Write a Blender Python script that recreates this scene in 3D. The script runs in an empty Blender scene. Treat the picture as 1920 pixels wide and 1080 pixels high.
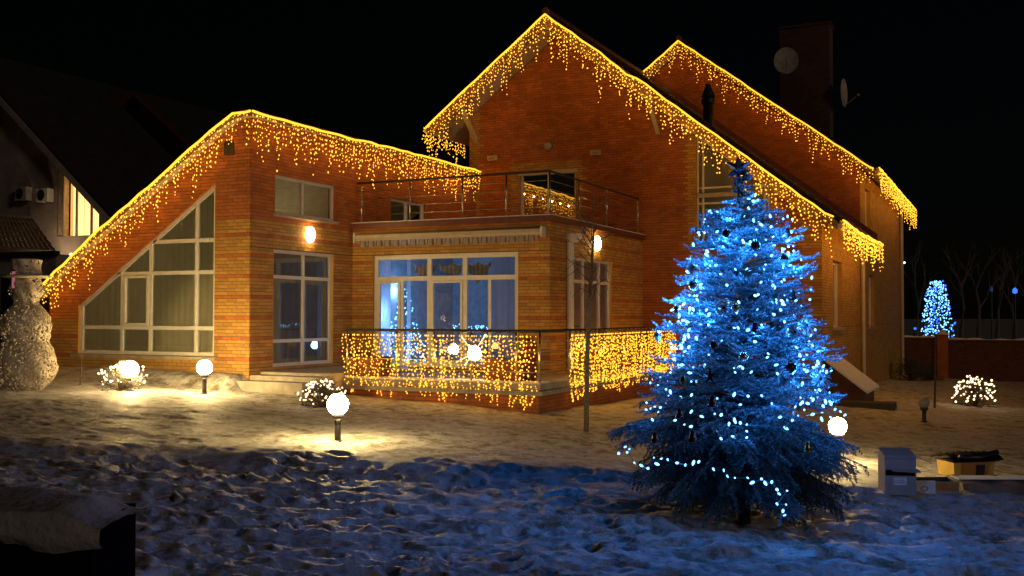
import bpy, math, random
import numpy as np
from mathutils import Vector, Matrix
R = random.Random(7)
NR = np.random.RandomState(11)
S = bpy.context.scene
COL = S.collection
PI = math.pi

# ------------------------------------------------------------------ camera
FOC = 1939.43
CM = Matrix(((0.9012, 0.0101, -0.4333), (0.4334, -0.0242, 0.9009), (0.0014, 0.9997, 0.0261)))
EYE = Vector((0, 0, 1.9))
cam_d = bpy.data.cameras.new('camera'); cam = bpy.data.objects.new('camera', cam_d); COL.objects.link(cam)
cx, cy, cz = (Vector((CM[0][i], CM[1][i], CM[2][i])).normalized() for i in range(3))
rot = Matrix((cx, cy, -cz)).transposed().to_4x4(); rot.translation = EYE
cam.matrix_world = rot
cam_d.lens = FOC / 1920 * 36; cam_d.sensor_width = 36; cam_d.clip_start = .1; cam_d.clip_end = 2000
S.camera = cam
S.view_settings.view_transform = 'Standard'; S.view_settings.look = 'None'
S.view_settings.gamma = 1; S.view_settings.use_curve_mapping = False
S.view_settings.exposure = 0.0
# ------------------------------------------------------------------ world, dim night sky and added fill sun
W = bpy.data.worlds.new('World'); S.world = W; W.use_nodes = True
nt = W.node_tree; nt.nodes.clear()
sk = nt.nodes.new('ShaderNodeTexSky'); sk.sky_type = 'NISHITA'; sk.sun_disc = False
sk.sun_elevation = math.radians(12); sk.sun_rotation = math.radians(200)
bg = nt.nodes.new('ShaderNodeBackground'); bg.inputs['Strength'].default_value = 0.0002
wo = nt.nodes.new('ShaderNodeOutputWorld')
nt.links.new(sk.outputs[0], bg.inputs[0]); nt.links.new(bg.outputs[0], wo.inputs[0])
sd = bpy.data.lights.new('night_fill', 'SUN'); sd.energy = 0.24; sd.angle = math.radians(8); sd.color = (1, .80, .62)  # added warm sun lamp that fills in faint night ambience
so = bpy.data.objects.new('night_fill', sd); COL.objects.link(so)
so.rotation_euler = Vector((-.86, .36, -.23)).to_track_quat('-Z', 'Y').to_euler()
S.cycles.use_denoising = True
S.cycles.max_bounces = 6; S.cycles.transparent_max_bounces = 12
S.cycles.sample_clamp_indirect = 2.0

# ------------------------------------------------------------------ helpers
def D(px, py, dep):
    r = CM @ Vector(((px-960)/FOC, -(py-540)/FOC, 1.0)); return r*dep + EYE
def PV(px, py, v):
    r = CM @ Vector(((px-960)/FOC, -(py-540)/FOC, 1.0)); return r*(v/r.y) + EYE
def PU(px, py, u):
    r = CM @ Vector(((px-960)/FOC, -(py-540)/FOC, 1.0)); return r*(u/r.x) + EYE
def tag(o, label=None, cat=None, group=None, kind=None):
    if label: o['label'] = label
    if cat: o['category'] = cat
    if group: o['group'] = group
    if kind: o['kind'] = kind
    return o
def empty(name, loc, rz=0):
    o = bpy.data.objects.new(name, None); COL.objects.link(o); o.location = loc; o.rotation_euler = (0, 0, rz)
    o.empty_display_size = .2
    return o
class MB:
    def __init__(s): s.v = []; s.f = []; s.m = []
    def face(s, pts, m=0):
        i = len(s.v); s.v += [tuple(p) for p in pts]; s.f.append(tuple(range(i, i+len(pts)))); s.m.append(m)
    def mesh(s, vs, fs, m=0):
        i = len(s.v); s.v += [tuple(p) for p in vs]; s.f += [tuple(i+k for k in f) for f in fs]; s.m += [m]*len(fs)
    def hexa(s, p, m=0):   # 8 pts: bottom 4, top 4
        s.mesh(p, [(0,3,2,1),(4,5,6,7),(0,1,5,4),(1,2,6,5),(2,3,7,6),(3,0,4,7)], m)
    def box(s, x0, x1, y0, y1, z0, z1, m=0):
        s.hexa([(x0,y0,z0),(x1,y0,z0),(x1,y1,z0),(x0,y1,z0),(x0,y0,z1),(x1,y0,z1),(x1,y1,z1),(x0,y1,z1)], m)
    def pbox(s, pl, s0, s1, z0, z1, d0, d1, m=0):
        s.hexa([pl(s0,z0,d1),pl(s1,z0,d1),pl(s1,z0,d0),pl(s0,z0,d0),pl(s0,z1,d1),pl(s1,z1,d1),pl(s1,z1,d0),pl(s0,z1,d0)], m)
    def tube(s, pts, r, n=6, m=0, cap=True):
        pts = [Vector(p) for p in pts]; rs = r if isinstance(r, (list, tuple)) else [r]*len(pts)
        base = len(s.v)
        for i, p in enumerate(pts):
            t = (pts[min(i+1, len(pts)-1)] - pts[max(i-1, 0)])
            if t.length < 1e-9: t = Vector((0,0,1))
            t.normalize(); a = t.cross(Vector((0,0,1)))
            if a.length < .1: a = t.cross(Vector((1,0,0)))
            a.normalize(); b = t.cross(a)
            for k in range(n):
                an = 2*PI*k/n; s.v.append(tuple(p + (a*math.cos(an)+b*math.sin(an))*rs[i]))
        for i in range(len(pts)-1):
            for k in range(n):
                k2 = (k+1) % n
                s.f.append((base+i*n+k, base+i*n+k2, base+(i+1)*n+k2, base+(i+1)*n+k)); s.m.append(m)
        if cap:
            s.f.append(tuple(base+k for k in range(n))[::-1]); s.m.append(m)
            s.f.append(tuple(base+(len(pts)-1)*n+k for k in range(n))); s.m.append(m)
    def lathe(s, prof, c=(0,0,0), n=20, m=0):
        base = len(s.v)
        for (r, z) in prof:
            for k in range(n):
                a = 2*PI*k/n; s.v.append((c[0]+r*math.cos(a), c[1]+r*math.sin(a), c[2]+z))
        for i in range(len(prof)-1):
            for k in range(n):
                k2 = (k+1) % n
                s.f.append((base+i*n+k, base+i*n+k2, base+(i+1)*n+k2, base+(i+1)*n+k)); s.m.append(m)
    def sphere(s, c, r, n=12, m=0):
        s.lathe([(max(r*math.sin(PI*i/(n//2+2)), 1e-4), -r*math.cos(PI*i/(n//2+2))) for i in range(n//2+3)], c, n, m)
    def octa(s, c, r, m=0):
        x, y, z = c
        s.mesh([(x+r,y,z),(x-r,y,z),(x,y+r,z),(x,y-r,z),(x,y,z+r*1.2),(x,y,z-r*1.2)],
               [(0,2,4),(2,1,4),(1,3,4),(3,0,4),(2,0,5),(1,2,5),(3,1,5),(0,3,5)], m)
    def build(s, name, mats, parent=None, smooth=False):
        me = bpy.data.meshes.new(name); me.from_pydata(s.v, [], s.f)
        for m in (mats if isinstance(mats, (list, tuple)) else [mats]): me.materials.append(m)
        if any(s.m): me.polygons.foreach_set('material_index', s.m)
        if smooth: me.polygons.foreach_set('use_smooth', [True]*len(s.f))
        me.update()
        o = bpy.data.objects.new(name, me); COL.objects.link(o)
        if parent:
            o.parent = parent
            off = Vector(parent.location)
            p = parent.parent
            while p: off += Vector(p.location); p = p.parent
            o.location = -off
        return o
def local(o, off=(0,0,0)): o.location = off; return o   # part authored in its thing's own coordinates

def npmesh(name, V_, F_, mats, mi=None, parent=None, smooth=False):
    me = bpy.data.meshes.new(name); k = F_.shape[1]
    me.vertices.add(len(V_)); me.vertices.foreach_set('co', V_.astype(np.float32).ravel())
    me.loops.add(F_.size); me.loops.foreach_set('vertex_index', F_.astype(np.int32).ravel())
    me.polygons.add(len(F_)); me.polygons.foreach_set('loop_start', np.arange(0, F_.size, k, dtype=np.int32))
    try: me.polygons.foreach_set('loop_total', np.full(len(F_), k, dtype=np.int32))
    except Exception: pass
    for m in (mats if isinstance(mats, (list, tuple)) else [mats]): me.materials.append(m)
    if mi is not None: me.polygons.foreach_set('material_index', mi.astype(np.int32))
    if smooth: me.polygons.foreach_set('use_smooth', np.ones(len(F_), dtype=bool))
    me.update(calc_edges=True); me.validate()
    o = bpy.data.objects.new(name, me); COL.objects.link(o)
    if parent:
        o.parent = parent; o.location = -Vector(parent.location)
    return o

# ------------------------------------------------------------------ materials
def mat(name, col, rough=.7, metal=0, emit=None, es=0, var=.12, scale=8, col2=None, bump=0, bscale=60, spec=.5,
        island=0, sample=True, alpha=None):
    m = bpy.data.materials.new(name); m.use_nodes = True; n = m.node_tree; L = n.links
    b = n.nodes['Principled BSDF']
    b.inputs['Roughness'].default_value = rough; b.inputs['Metallic'].default_value = metal
    b.inputs['Specular IOR Level'].default_value = spec
    tc = n.nodes.new('ShaderNodeTexCoord')
    no = n.nodes.new('ShaderNodeTexNoise'); no.inputs['Scale'].default_value = scale; no.inputs['Detail'].default_value = 5
    L.new(tc.outputs['Object'], no.inputs['Vector'])
    mx = n.nodes.new('ShaderNodeMix'); mx.data_type = 'RGBA'
    c2 = col2 or tuple(c*(1-var*2) for c in col)
    mx.inputs[6].default_value = (*col, 1); mx.inputs[7].default_value = (*c2, 1)
    rp = n.nodes.new('ShaderNodeMapRange'); rp.inputs[1].default_value = .35; rp.inputs[2].default_value = .65
    L.new(no.outputs['Fac'], rp.inputs[0]); L.new(rp.outputs[0], mx.inputs[0])
    out = mx.outputs[2]
    if island:
        g = n.nodes.new('ShaderNodeNewGeometry'); oi = n.nodes.new('ShaderNodeObjectInfo')
        ad = n.nodes.new('ShaderNodeMath'); ad.operation = 'ADD'; fr = n.nodes.new('ShaderNodeMath'); fr.operation = 'FRACT'
        L.new(g.outputs['Random Per Island'], ad.inputs[0]); L.new(oi.outputs['Random'], ad.inputs[1]); L.new(ad.outputs[0], fr.inputs[0])
        mr = n.nodes.new('ShaderNodeMapRange'); mr.inputs[3].default_value = 1-island; mr.inputs[4].default_value = 1+island*.6
        L.new(fr.outputs[0], mr.inputs[0])
        vm = n.nodes.new('ShaderNodeVectorMath'); vm.operation = 'SCALE'
        L.new(out, vm.inputs[0]); L.new(mr.outputs[0], vm.inputs['Scale']); out = vm.outputs[0]
    L.new(out, b.inputs['Base Color'])
    if bump:
        n2 = n.nodes.new('ShaderNodeTexNoise'); n2.inputs['Scale'].default_value = bscale; n2.inputs['Detail'].default_value = 6
        L.new(tc.outputs['Object'], n2.inputs['Vector'])
        bp = n.nodes.new('ShaderNodeBump'); bp.inputs['Strength'].default_value = bump; bp.inputs['Distance'].default_value = .02
        L.new(n2.outputs['Fac'], bp.inputs['Height']); L.new(bp.outputs[0], b.inputs['Normal'])
    if emit:
        b.inputs['Emission Color'].default_value = (*emit, 1); b.inputs['Emission Strength'].default_value = es
        if not sample: m.cycles.emission_sampling = 'NONE'
    return m
def glass_mat(name, tint=(.9, .93, .95), refl=1.0):
    m = bpy.data.materials.new(name); m.use_nodes = True; n = m.node_tree; n.nodes.clear(); L = n.links
    o = n.nodes.new('ShaderNodeOutputMaterial'); mx = n.nodes.new('ShaderNodeMixShader')
    t = n.nodes.new('ShaderNodeBsdfTransparent'); t.inputs[0].default_value = (*tint, 1)
    g = n.nodes.new('ShaderNodeBsdfGlossy'); g.inputs['Roughness'].default_value = .015
    g.inputs[0].default_value = (.95, .95, .95, 1)
    f = n.nodes.new('ShaderNodeFresnel'); f.inputs[0].default_value = 1.6
    no = n.nodes.new('ShaderNodeTexNoise'); no.inputs['Scale'].default_value = 1.3
    tc = n.nodes.new('ShaderNodeTexCoord'); L.new(tc.outputs['Object'], no.inputs['Vector'])
    bp = n.nodes.new('ShaderNodeBump'); bp.inputs['Strength'].default_value = .05; bp.inputs['Distance'].default_value = .02
    L.new(no.outputs['Fac'], bp.inputs['Height']); L.new(bp.outputs[0], g.inputs['Normal'])
    mu = n.nodes.new('ShaderNodeMath'); mu.operation = 'MULTIPLY'; mu.inputs[1].default_value = 2.0*refl; mu.use_clamp = True
    L.new(f.outputs[0], mu.inputs[0]); L.new(mu.outputs[0], mx.inputs[0])
    L.new(t.outputs[0], mx.inputs[1]); L.new(g.outputs[0], mx.inputs[2]); L.new(mx.outputs[0], o.inputs[0])
    return m

M = {}
M['yellow'] = mat('yellow_brick', (.50, .26, .055), .85, var=.09, scale=2.2, island=.22, bump=.25, bscale=90)
M['red'] = mat('red_brick', (.46, .14, .03), .85, var=.10, scale=2.2, island=.22, bump=.25, bscale=90)
M['mortar'] = mat('mortar', (.10, .075, .055), .95, var=.2, scale=30, bump=.3)
M['slab'] = mat('painted_concrete', (.42, .37, .30), .7, var=.15, scale=5, bump=.15)
M['cap'] = mat('brown_sheet_metal', (.16, .055, .04), .45, metal=.2, var=.15)
M['soffit'] = mat('cream_soffit', (.55, .46, .33), .7, var=.07, scale=4)
M['fascia'] = mat('brown_fascia', (.17, .10, .055), .7, var=.15)
M['roof'] = mat('dark_roof_tile', (.12, .05, .035), .6, var=.2, island=.25)
M['white'] = mat('white_plastic_frame', (.72, .68, .60), .4, var=.05)
M['steel'] = mat('stainless_steel', (.55, .53, .5), .28, metal=1, var=.08)
M['dark'] = mat('dark_metal', (.03, .03, .03), .5, var=.2)
M['glass'] = glass_mat('window_glass'); M['glass2'] = glass_mat('reflective_balcony_glass', refl=3.2)
def cloth(name, col, tr=.45):
    m = mat(name, col, .9, var=.07, scale=3); n = m.node_tree; L = n.links; b = n.nodes['Principled BSDF']; o = n.nodes['Material Output']
    t = n.nodes.new('ShaderNodeBsdfTranslucent'); t.inputs[0].default_value = (*col, 1); x = n.nodes.new('ShaderNodeMixShader'); x.inputs[0].default_value = tr
    L.new(b.outputs[0], x.inputs[1]); L.new(t.outputs[0], x.inputs[2]); L.new(x.outputs[0], o.inputs[0]); return m
M['curtain'] = mat('unused_curtain', (.68, .66, .52), .9, var=.08, scale=3)
M['curtain'] = cloth('grey_curtain', (.70, .63, .42))
M['curtain_d'] = mat('dim_curtain', (.20, .20, .20), .9, var=.1, scale=3)
M['curtain_w'] = cloth('white_curtain', (.6, .6, .66), .6)
M['inside'] = mat('dark_room', (.10, .09, .08), .9)
M['room'] = mat('pale_room_wall', (.5, .5, .52), .9)
M['globe'] = mat('lit_globe', (.9, .9, .85), .4, emit=(1, .70, .27), es=230)
M['globe_off'] = mat('unlit_globe', (.35, .33, .28), .25)
M['wallglobe'] = mat('lit_wall_lamp', (.9, .9, .85), .4, emit=(1, .68, .26), es=60)
M['rope'] = mat('rope_light', (.8, .6, .2), .4, emit=(1, .45, .022), es=2.1, sample=False)
M['bulb'] = mat('amber_bulb', (.8, .6, .2), .3, emit=(1, .44, .03), es=2.3, sample=False)
M['wbulb'] = mat('warm_white_bulb', (.8, .7, .6), .3, emit=(1, .68, .38), es=3, sample=False)
M['bbulb'] = mat('blue_white_bulb', (.5, .7, .9), .3, emit=(.17, .50, 1), es=4.5, sample=False)
M['bbulb2'] = mat('deep_blue_bulb', (.2, .3, .9), .3, emit=(.03, .17, 1), es=1.6, sample=False)
M['wire'] = mat('dark_cable', (.03, .025, .02), .6)
M['bwire'] = mat('pale_clear_cable', (.10, .14, .16), .35)
M['needle'] = mat('spruce_needles', (.10, .17, .18), .6, var=.25, scale=3, island=.45)
M['frost'] = mat('frosted_needles', (.50, .57, .62), .7, var=.2, scale=3, island=.3)
M['bark'] = mat('bark', (.11, .075, .05), .95, var=.3, scale=25, bump=.5)
M['bark2'] = mat('pale_bark', (.2, .16, .11), .9, var=.25, scale=25, bump=.4)
M['twig'] = mat('dry_twigs', (.13, .09, .05), .9, var=.3, island=.4)
M['wood'] = mat('grey_wood', (.2, .15, .10), .9, var=.3, scale=12)
M['snowcap'] = mat('old_snow', (.78, .78, .8), .75, var=.06, scale=7, bump=.5, bscale=40)

# ------------------------------------------------------------------ ground
def sstep(a, b, x):
    t = np.clip((x-a)/(b-a), 0, 1); return t*t*(3-2*t)
_lat = NR.rand(512, 512)
def vnoise(x, y):
    xi = np.floor(x).astype(int); yi = np.floor(y).astype(int); fx = x-xi; fy = y-yi
    fx = fx*fx*(3-2*fx); fy = fy*fy*(3-2*fy)
    a = _lat[xi % 512, yi % 512]; b = _lat[(xi+1) % 512, yi % 512]; c = _lat[xi % 512, (yi+1) % 512]; d = _lat[(xi+1) % 512, (yi+1) % 512]
    return (a*(1-fx)+b*fx)*(1-fy)+(c*(1-fx)+d*fx)*fy
def fbm(x, y, o=4):
    s = 0; a = 1; t = 0
    for i in range(o):
        s = s+a*vnoise(x*2**i+17.3*i, y*2**i+9.1*i); t += a; a *= .5
    return s/t-.5
HN = 1500; HX0, HX1, HY0, HY1 = -16., 8., -2., 22.
HM = np.zeros((HN, HN), dtype=np.float32)
_cs = (HX1-HX0)/HN
for i in range(6500):      # footprints and trodden hollows
    x = NR.uniform(HX0+1, HX1-1); y = NR.uniform(HY0+1, HY1-1); dep = -.4333*x+.9009*y
    lat = .9012*x+.4334*y
    if dep > 13.0 + .6*math.sin(x*1.3) and NR.rand() > .3: continue
    if dep < 2: continue
    rx = NR.uniform(.06, .18); ry = NR.uniform(.04, .09); th = .448+NR.normal()*.45; am = NR.uniform(.04, .09)
    if dep > 13: am *= .45
    if lat > 1.5: am *= .6
    k = int(.8/_cs); ix = int((x-HX0)/_cs); iy = int((y-HY0)/_cs)
    a0, a1, b0, b1 = max(ix-k, 0), min(ix+k, HN), max(iy-k, 0), min(iy+k, HN)
    gx, gy = np.meshgrid((np.arange(a0, a1)-ix)*_cs, (np.arange(b0, b1)-iy)*_cs, indexing='ij')
    u = (gx*math.cos(th)+gy*math.sin(th))/rx; v = (-gx*math.sin(th)+gy*math.cos(th))/ry
    q = u*u+v*v
    HM[a0:a1, b0:b1] += (-am*np.exp(-q**2.6) + am*.38*np.exp(-(np.sqrt(q)-1.45)**2*7)).astype(np.float32)
HM = np.clip(HM, -.17, .10)*.62
def hm(x, y):
    fx = np.clip((x-HX0)/_cs-.5, 0, HN-1.001); fy = np.clip((y-HY0)/_cs-.5, 0, HN-1.001)
    i = fx.astype(int); j = fy.astype(int); a = fx-i; b = fy-j
    r = (HM[i, j]*(1-a)+HM[i+1, j]*a)*(1-b)+(HM[i, j+1]*(1-a)+HM[i+1, j+1]*a)*b
    ins = (x > HX0) & (x < HX1) & (y > HY0) & (y < HY1)
    return np.where(ins, r, 0)
def zbase(x, y):
    z = -.05*(x+8.6) - .018*(y-19.2)
    z = np.clip(z, -.95, .55)
    dep = -.4333*x+.9009*y; lat = .9012*x+.4334*y
    edge = 12.75 + .18*np.sin(lat*1.1) + .12*np.sin(lat*2.9+1)
    z = z - .10*(1-sstep(-.45, .15, dep-edge))*(1-sstep(-.5, 1.6, lat)*.75) + .035*np.exp(-((dep-edge-.35)/.3)**2)
    bank = sstep(16.6, 17.35, y)*(1-sstep(-14.9, -14.6, x))*(1-sstep(24, 30, y))
    z = z + bank*(.66-z)*(1-sstep(-21.5, -24, x))
    return z
def zg(x, y):
    x = np.asarray(x, dtype=float); y = np.asarray(y, dtype=float)
    dep = -.4333*x+.9009*y; lat = .9012*x+.4334*y
    tr = 1-sstep(12.3, 13.0, dep)
    z = zbase(x, y)
    z = z + fbm(x*.5, y*.5, 3)*.10
    z = z + fbm(x*2.2, y*2.2, 4)*(.03+.03*tr)
    # wind / trodden ridges running across
    rr = fbm(lat*1.1+fbm(lat, dep, 2)*3, dep*3.6, 4)
    z = z + np.abs(rr)*(-.12*tr-.02) + fbm(lat*6, dep*11, 3)*(.022+.012*tr) + fbm(x*24, y*24, 3)*.008 + fbm(lat*1.7+40, dep*5.2, 4)*.115*tr + fbm(lat*4.5+7, dep*14, 4)*.05*tr
    return z + hm(x, y)
nd, na = 760, 560
dd = np.concatenate([np.geomspace(2.2, 40, nd-70), np.geomspace(40.6, 900, 70)])
aa = np.concatenate([np.linspace(-1.9, -.72, 40)[:-1], np.linspace(-.72, .72, na-80), np.linspace(.72, 1.9, 40)[1:]])
gd, ga = np.meshgrid(dd, aa, indexing='ij')
gx = gd*(-.4333+ga*.9012); gy = gd*(.9009+ga*.4334)
gz = zg(gx, gy)
nr, nc = gd.shape
idx = np.arange(nr*nc).reshape(nr, nc)
F = np.stack([idx[:-1, :-1], idx[:-1, 1:], idx[1:, 1:], idx[1:, :-1]], -1).reshape(-1, 4)
def snow_ground():
    m = bpy.data.materials.new('trodden_snow_on_lawn'); m.use_nodes = True; n = m.node_tree; L = n.links
    b = n.nodes['Principled BSDF']; b.inputs['Roughness'].default_value = .6; b.inputs['Specular IOR Level'].default_value = .35
    tc = n.nodes.new('ShaderNodeTexCoord')
    def noise(sc, det=6, ro=.6):
        o = n.nodes.new('ShaderNodeTexNoise'); o.inputs['Scale'].default_value = sc; o.inputs['Detail'].default_value = det
        o.inputs['Roughness'].default_value = ro; L.new(tc.outputs['Object'], o.inputs['Vector']); return o.outputs['Fac']
    def ramp(inp, a, b_):
        r = n.nodes.new('ShaderNodeMapRange'); r.inputs[1].default_value = a; r.inputs[2].default_value = b_; L.new(inp, r.inputs[0]); return r.outputs[0]
    def mix(f, a, b_):
        x = n.nodes.new('ShaderNodeMix'); x.data_type = 'RGBA'
        L.new(f, x.inputs[0])
        for s, v in ((6, a), (7, b_)):
            if isinstance(v, tuple): x.inputs[s].default_value = (*v, 1)
            else: L.new(v, x.inputs[s])
        return x.outputs[2]
    grass = mix(noise(35), (.10, .075, .03), (.20, .16, .07))
    f = ramp(noise(3.0, 8, .72), .47, .62)
    big = ramp(noise(.4, 4), .28, .54)
    mu = n.nodes.new('ShaderNodeMath'); mu.operation = 'MULTIPLY'; L.new(f, mu.inputs[0]); L.new(big, mu.inputs[1])
    snow = mix(noise(6), (.66, .65, .66), (.50, .48, .47))
    dirt = mix(ramp(noise(5.5, 9, .8), .50, .64), snow, (.20, .165, .13)); thin = mix(mu.outputs[0], dirt, grass)
    L.new(thin, b.inputs['Base Color'])
    bp = n.nodes.new('ShaderNodeBump'); bp.inputs['Strength'].default_value = .9; bp.inputs['Distance'].default_value = .03
    L.new(noise(22, 9, .75), bp.inputs['Height']); L.new(bp.outputs[0], b.inputs['Normal'])
    return m
gr = npmesh('ground', np.stack([gx, gy, gz], -1).reshape(-1, 3), F[:, ::-1], snow_ground(), smooth=True)
tag(gr, 'trodden patchy snow covering the lawn in front of the house', kind='structure')
def gz1(x, y): return float(zg(np.array([x]), np.array([y]))[0])

def G(px, py, lo=6., hi=60.):
    a, b_ = lo, hi
    for _ in range(40):
        m_ = (a+b_)/2; q = D(px, py, m_)
        if q.z > gz1(q.x, q.y): a = m_
        else: b_ = m_
    return D(px, py, a), a
# ------------------------------------------------------------------ walls of brick
class Pl:
    def __init__(s, kind, c): s.kind = kind; s.c = c
    def __call__(s, a, z, d=0):
        return (a, s.c-d, z) if s.kind == 'F' else (s.c+d, a, z)
    def flip(s): return s.kind == 'F'
CH = .075; Z0 = .675; BL = .26
def scan(polys, z):
    xs = []
    for p in polys:
        for i in range(len(p)):
            (x0, z0), (x1, z1) = p[i], p[(i+1) % len(p)]
            if (z0 > z) != (z1 > z): xs.append(x0+(z-z0)/(z1-z0)*(x1-x0))
    xs.sort(); return [(xs[i], xs[i+1]) for i in range(0, len(xs)-1, 2)]
def brick_wall(name, parent, pl, outer, holes, colour, reveal=.12, single=None, label=None, mats=('yellow', 'red')):
    polys = [outer]+holes
    zs = [z for p in polys for _, z in p]; zmin, zmax = min(zs), max(zs)
    k0 = math.floor((zmin-Z0)/CH); k1 = math.ceil((zmax-Z0)/CH)
    lv = sorted(set([round(z, 4) for z in zs] + [round(Z0+k*CH, 4) for k in range(k0, k1+1)]))
    lv = [z for z in lv if zmin-1e-6 <= z <= zmax+1e-6]
    back = MB(); br = MB(); singles = []
    for z0, z1 in zip(lv[:-1], lv[1:]):
        if z1-z0 < 1e-3: continue
        A = scan(polys, z0+1e-5); B = scan(polys, z1-1e-5)
        if len(A) != len(B): A = B = scan(polys, (z0+z1)/2)
        k = math.floor((((z0+z1)/2)-Z0)/CH)
        bz0 = max(z0, Z0+k*CH+.005); bz1 = min(z1, Z0+(k+1)*CH-.005)
        for (a0, b0), (a1, b1) in zip(A, B):
            back.face([pl(a0, z0), pl(b0, z0), pl(b1, z1), pl(a1, z1)])
            if bz1-bz0 < .012: continue
            lo, hi = min(a0, a1), max(b0, b1); off = (.5 if k % 2 else 0)*BL + (.065 if k % 4 == 3 else 0)
            i = math.floor((lo-off)/BL)
            while i*BL+off < hi:
                s0 = i*BL+off+.005; s1 = s0+BL-.01; i += 1
                p0, p1 = max(s0, a0+.002), min(s1, b0-.002); q0, q1 = max(s0, a1+.002), min(s1, b1-.002)
                if p1-p0 < .012 and q1-q0 < .012: continue
                p1 = max(p1, p0); q1 = max(q1, q0)
                if p1-p0 < .001: p0 = p1 = min(max((p0+p1)/2, q0), q1)
                if q1-q0 < .001: q0 = q1 = min(max((q0+q1)/2, p0), p1)
                c = colour((max(p0, q0)+min(p1, q1))/2, (bz0+bz1)/2, k)
                d = .009
                if single and abs(p0-q0) < .002 and single((p0+p1)/2, (bz0+bz1)/2) and len(singles) < 300:
                    singles.append((p0, p1, bz0, bz1, c)); continue
                f = [pl(p0, bz0, d), pl(p1, bz0, d), pl(q1, bz1, d), pl(q0, bz1, d)]
                g = [pl(p0, bz0, -.002), pl(p1, bz0, -.002), pl(q1, bz1, -.002), pl(q0, bz1, -.002)]
                br.mesh(f+g, [(0,1,2,3),(0,4,5,1),(1,5,6,2),(2,6,7,3),(3,7,4,0)], c)
    for h in holes:           # plastered brick reveals
        for i in range(len(h)):
            (x0, z0), (x1, z1) = h[i], h[(i+1) % len(h)]
            c = colour((x0+x1)/2, (z0+z1)/2, math.floor(((z0+z1)/2-Z0)/CH))
            back.face([pl(x0, z0, .008), pl(x1, z1, .008), pl(x1, z1, -reveal-.08), pl(x0, z0, -reveal-.08)], 1+c)
    w = back.build(name, [M['mortar'], M['yellow'], M['red']], parent)
    if label: w['label'] = label
    b = br.build('brick_courses', [M[mats[0]], M[mats[1]]], w); b.location = (0, 0, 0); b['kind'] = 'stuff'
    if singles:
        ms = {}
        for c in (0, 1):
            t = MB(); t.hexa([(-.5,-.5,-.5),(.5,-.5,-.5),(.5,.5,-.5),(-.5,.5,-.5),(-.5,-.5,.5),(.5,-.5,.5),(.5,.5,.5),(-.5,.5,.5)])
            me = bpy.data.meshes.new('brick'); me.from_pydata(t.v, [], t.f); me.materials.append(M['red' if c else 'yellow']); ms[c] = me
        for (a, b_, c0, c1, c) in singles:
            o = bpy.data.objects.new('brick', ms[c]); COL.objects.link(o); o.parent = w
            P = pl((a+b_)/2, (c0+c1)/2, .004+R.uniform(-.0015, .0015)); o.location = P
            if pl.kind == 'F': o.scale = (b_-a, .012, c1-c0)
            else: o.scale = (.012, b_-a, c1-c0)
    return w

V1, U1, V2, U2, V3, U3, V4 = 17.603, -14.727, 21.456, -9.368, 28.021, -4.443, 35.9
VR = 49.62
house = empty('brick_house', (-11.85, V3, 0))
tag(house, 'large yellow and red brick house with lit gables and curved left wing', 'house')
FL = Pl('F', V1); SL = Pl('S', U1); FB = Pl('F', V2); SB = Pl('S', U2); FM = Pl('F', V3); SM = Pl('S', U3); FV = Pl('F', V4)
stripe = lambda k: k % 6 == 3
def col_std(s, z, k): return 1 if (k >= 44 or stripe(k)) else 0
# curved roof profile of the left wing (U,z)
prof = [(-20.95, 2.53), (-18.96, 3.86), (-17.32, 4.857), (-16.3, 5.50), (-15.78, 5.82), (-15.45, 6.03), (-15.18, 6.17), (-14.95, 6.26), (-14.72, 6.29), (-14.55, 6.28)]
TP = [(-19.83, .98), (-15.70, .98), (-15.70, 4.80), (-19.83, 2.12)]    # trapezoid window
out = [(-20.80, -.3), (U1, -.3), (U1, 6.2)] + [(u, z-.10) for u, z in prof[::-1] if u < U1-.01 and u > -20.8] + [(-20.80, 2.53)]
def col_left(s, z, k):
    if s > -15.72: return 1 if (k >= 44 or stripe(k)) else 0
    return 1 if (k >= 15 or stripe(k)) else 0
brick_wall('wall', house, FL, out, [TP], col_left, single=lambda s, z: s > -15.69 and z < 6)
DW = (18.38, 20.64, .74, 3.36); UW = (18.42, 20.70, 4.16, 5.03)
def rect(a, b, c, d): return [(a, c), (b, c), (b, d), (a, d)]
B1 = (21.9, 26.6, 3.95, 5.05)
brick_wall('wall', house, SL, rect(V1, V3, -.3, 6.2), [rect(*DW), rect(*UW), rect(23.2, 25.0, 4.05, 5.0)], col_std)
BW = (-14.11, -10.16, .66, 3.36)
brick_wall('wall', house, FB, rect(U1, U2, -.3, 4.03), [rect(*BW)], lambda s, z, k: 1 if (k >= 44 or stripe(k)) else 0)
SW = (22.72, 25.46, 1.0, 3.30)
brick_wall('wall', house, SB, rect(V2, V3, -.3, 4.03), [rect(*SW)], lambda s, z, k: 1 if (k >= 44 or stripe(k)) else 0)
BD = (-13.21, -11.40, 3.95, 6.20); TW = (-7.80, -5.79, 3.80, 7.2)
UL, UR = -14.936, U3
AP = (-11.85, 10.51)
def roofz(u): return AP[1]-.752*(AP[0]-u) if u < AP[0] else AP[1]-.783*(u-AP[0])
TWp = [(TW[0], TW[2]), (TW[1], TW[2]), (TW[1], roofz(TW[1])-.42), (TW[0], roofz(TW[0])-.42)]
def col_main(s, z, k):
    if s < -14.50: return 0
    if -13.60 < s < -11.12 and z < 6.45: return 0
    if s > -4.99: return 1 if (stripe(k)) else 0
    if -8.12 < s < -5.5: return 1 if (stripe(k) and z < 3.8) else 0
    return 1
brick_wall('wall', house, FM, [(UL, -.6), (UR, -.6), (UR, roofz(UR)-.2), (AP[0], AP[1]-.25), (UL, roofz(UL)-.2)], [rect(*BD), TWp], col_main)
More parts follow.
